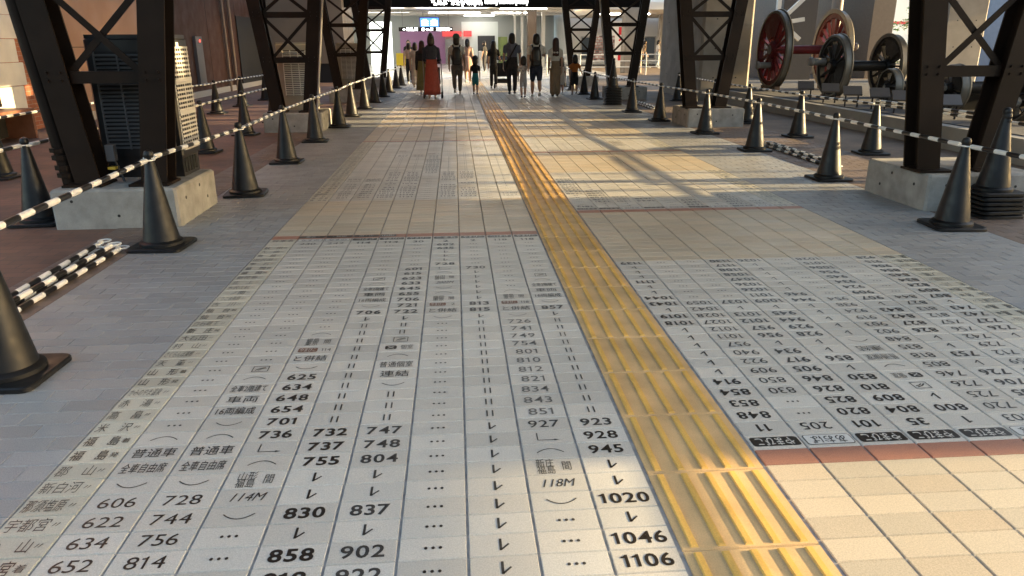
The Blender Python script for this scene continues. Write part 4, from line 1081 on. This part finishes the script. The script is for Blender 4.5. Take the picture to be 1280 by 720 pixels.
    if bottom_kind in ("skirt", "longskirt") or dress:
        zb = .085 if bottom_kind == "longskirt" else .30
        rg = []; n = 36
        for q in range(8):
            v = q / 7; z = (waist - .015) * (1 - v) + zb * v
            rg.append([S((.082 + .052 * v ** .8) * math.cos(2 * math.pi * j / n) * (1 + .05 * v * math.sin(9 * 2 * math.pi * j / n)), -.004 + (.064 + .065 * v ** .8) * math.sin(2 * math.pi * j / n) * (1 + .06 * v * math.cos(9 * 2 * math.pi * j / n)), z) for j in range(n)])
        sk = MB(); sk.smooth = True; sk.loft(rg); sk.build("skirt", top if dress else bottom, t)
    return t
def backpack(x, y, H, label, rz=0.0, m=M_black):
    t = thing("backpack", label, "backpack", (x, y, 0), rz)
    b = MB(); b.smooth = False; z0, z1 = .50 * H, .80 * H; n = 14
    b.loft([[((.082 * H * w) * math.cos(2 * math.pi * j / n), -.118 * H + (.046 * H * w) * math.sin(2 * math.pi * j / n), z) for j in range(n)] for z, w in ((z0, .75), (z0 + .02, 1), (z0 + .3 * (z1 - z0), 1.05), (z0 + .75 * (z1 - z0), .92), (z1 - .02, .7), (z1, .4))])
    autosmooth(b.build("bag", m, t), 50)
    p = MB(); p.cbox((-.055 * H, -.182 * H, z0 + .03), (.055 * H, -.155 * H, z0 + .15), .01); p.build("pocket", m, t)
    for s in (-1, 1): MB().tube([(s * .045 * H, -.09 * H, .77 * H), (s * .062 * H, -.05 * H, .825 * H), (s * .066 * H, .03 * H, .825 * H), (s * .085 * H, .072 * H, .74 * H), (s * .092 * H, .0, .62 * H), (s * .07 * H, -.085 * H, .56 * H)], .013 * H, 6).build("strap", m, t)
    return t
def stroller(x, y, rz, label):
    t = thing("stroller", label, "stroller", (x, y, 0), rz, "strollers"); mt = M_black
    for sx in (-.24, .24):
        MB().tube([(sx, -.42, 1.0), (sx, -.30, .92), (sx, .02, .42), (sx, .30, .10)], .014).build("frame_tube", M_grey, t)
        MB().tube([(sx, .02, .42), (sx, -.28, .10)], .013).build("rear_leg", M_grey, t)
        for yy in (.32, -.30):
            w = MB(); w.lathe([(.02, -.02), (.085, -.022), (.09, -.01), (.09, .01), (.085, .022), (.02, .02)], n=18, axis='X'); w.build("wheel", mt, t, loc=(sx, yy, .09))
    MB().cyl((-.24, -.42, 1.0), (.24, -.42, 1.0), .017).build("handle", mt, t)
    s = MB(); s.loft([[(sx, -.18, .80), (sx, .02, .36), (sx, .26, .38), (sx, .25, .42), (sx, .06, .41), (sx, -.12, .80)] for sx in (-.20, .20)]); s.build("seat", cmat("stroller", (.03, .03, .035)), t)
    c = MB(); c.smooth = True; c.loft([[(-.21 + .42 * i / 6 * 1.0, -.16 + .34 * math.sin(a), .74 + .26 * math.cos(a) * 1.0) for i in range(7)] for a in [-.9 + 1.9 * q / 6 for q in range(7)]], False, False); c.build("canopy", cmat("stroller", (.03, .03, .035)), t)
    b = MB(); b.cbox((-.2, -.22, .16), (.2, .14, .30), .02); b.build("basket", mt, t)
    return t
W = (.80, .78, .74)
hands_fwd = lambda s: {s: ((s * .12, .06, .63), (s * .11, .17, .60))}
both = {**{-1: ((-.12, .05, .62), (-.10, .16, .60)), 1: ((.12, .05, .62), (.10, .16, .60))}}
NAVY, BLK, WHT = cmat("navy", (.022, .03, .055)), cmat("black", (.016, .016, .017)), cmat("white", W)
person("woman in a navy jacket and long rust red skirt pushing a stroller", -1.19, 16.15, 1.62, NAVY, cmat("rust", (.30, .06, .045)), hairstyle="bun", bottom_kind="longskirt", sleeves="long", step=1, stride=.07, hold=both, wide=1.12)
stroller(-1.19, 16.95, 0, "black stroller pushed by the woman in the rust red skirt")
person("woman in a black top and olive skirt left of the rust red skirt", -1.52, 18.45, 1.49, BLK, cmat("olive", (.20, .18, .07)), cmat("hair_wine", (.05, .015, .015), .5), "long", "longskirt", "long", -1, .06)
person("woman in cream clothes far left of the group", -1.86, 21.4, 1.45, cmat("cream", (.52, .46, .38)), cmat("cream", (.52, .46, .38)), hairstyle="short", bottom_kind="wide", step=1, stride=.06)
person("man in a white shirt and green cap with a black backpack", -.53, 18.3, 1.64, WHT, cmat("taupe", (.12, .105, .095)), bottom_kind="trousers", cap=cmat("capgreen", (.06, .13, .10)), step=1, stride=.09, wide=1.08)
backpack(-.53, 18.3, 1.64, "black backpack on the man in the green cap")
person("small boy in a black shirt and teal shorts on the yellow strip", -.01, 18.25, 1.05, BLK, cmat("teal", (.03, .24, .30)), bottom_kind="shorts", head=1.45, step=-1, stride=.04, cap=NAVY, shoe=(.2, .2, .2))
person("woman in a beige pink dress behind the boy in teal shorts", -.12, 24.2, 1.57, cmat("blush", (.45, .29, .22)), cmat("blush", (.45, .29, .22)), hairstyle="tail", bottom_kind="skirt", sleeves="long", dress=True, step=1, stride=.06)
person("woman all in black beside a stroller in the middle", .66, 21.0, 1.50, BLK, BLK, hairstyle="long", bottom_kind="trousers", step=-1, stride=.09, hold={1: ((.13, .05, .63), (.16, .14, .60))}, shoe=(.3, .3, .3))
stroller(.98, 21.5, R(-8), "black stroller beside the woman in black")
person("tall man in a blue-grey shirt with a black shoulder strap", 1.04, 18.1, 1.68, cmat("slate", (.16, .175, .235)), cmat("darkgrey", (.03, .03, .034)), bottom_kind="trousers", step=1, stride=.03, wide=1.1, shoe=(.06, .06, .06))
t = thing("shoulder_bag", "black shoulder bag worn by the man in the blue-grey shirt", "bag", (1.04, 18.1, 0))
MB().tube([(.12, -.07, 1.36), (.03, -.115, 1.2), (-.08, -.115, 1.02), (-.17, -.05, .88)], .022, 6).build("strap", M_black, t); mb = MB(); mb.cbox((-.25, -.10, .70), (-.17, .14, .92), .02); mb.build("bag", M_black, t)
person("small child in a white patterned shirt and grey shorts", 1.24, 16.7, 1.08, mat("cloth_patterned", (.55, .56, .57), .8, noise=.55, nscale=24), cmat("palegrey", (.42, .42, .44)), bottom_kind="shorts", head=1.42, step=1, stride=.05, shoe=(.1, .1, .12), hold={1: ((.14, .02, .70), (.20, .05, .74))})
person("man in a white shirt and navy shorts with a black backpack", 1.58, 16.65, 1.64, WHT, NAVY, bottom_kind="shorts", step=-1, stride=.15, wide=1.1, hold={1: ((.14, .03, .66), (.06, .15, .68))})
backpack(1.56, 16.65, 1.64, "black backpack on the man in navy shorts")
person("woman in a white blouse and tan trousers with long auburn hair", 2.13, 16.9, 1.54, cmat("ivory", (.74, .70, .63)), cmat("tan", (.27, .19, .115)), cmat("hair_auburn", (.055, .018, .012), .45), "verylong", "wide", step=1, stride=.04, shoe=(.05, .05, .05))
person("boy in an orange shirt and black shorts at the right", 2.76, 17.5, 1.10, cmat("orange", (.55, .17, .03)), BLK, bottom_kind="shorts", head=1.4, step=-1, stride=.06, hold={1: ((.15, .06, .62), (.20, .13, .55))}, shoe=(.35, .33, .3))
person("child in a white dress half hidden by the woman in tan trousers", 2.48, 18.2, 1.02, WHT, WHT, hairstyle="long", bottom_kind="skirt", dress=True, head=1.4, step=1, stride=.04)
person("person in a peach shirt and dark trousers at the left cone row", -2.25, 24.6, 1.45, cmat("peach", (.55, .36, .24)), BLK, bottom_kind="trousers", step=-1, stride=.12)
person("person in black far away in front of the lilac wall", -2.75, 33, 1.6, BLK, BLK, bottom_kind="trousers", step=1, stride=.1, rz=R(180))
person("person in a black shirt near the ticket gates", .95, 36, 1.55, BLK, cmat("darkgrey", (.03, .03, .034)), bottom_kind="trousers", step=1, stride=.02, rz=R(60))
person("person in a pale top near the lilac wall", -3.0, 38.5, 1.55, cmat("cream", (.52, .46, .38)), cmat("darkgrey", (.03, .03, .034)), bottom_kind="trousers", step=1, stride=.05)
person("walker in a beige shirt and dark trousers in the sunny forecourt", 10.62, 41.2, 1.58, cmat("tan", (.27, .19, .115)), cmat("darkgrey", (.03, .03, .034)), bottom_kind="trousers", step=1, stride=.16, rz=R(-90))
person("walker in a white shirt and pale trousers in the sunny forecourt", 11.05, 39.8, 1.58, WHT, cmat("paleblue", (.38, .45, .50)), bottom_kind="trousers", step=-1, stride=.06, rz=R(-90))
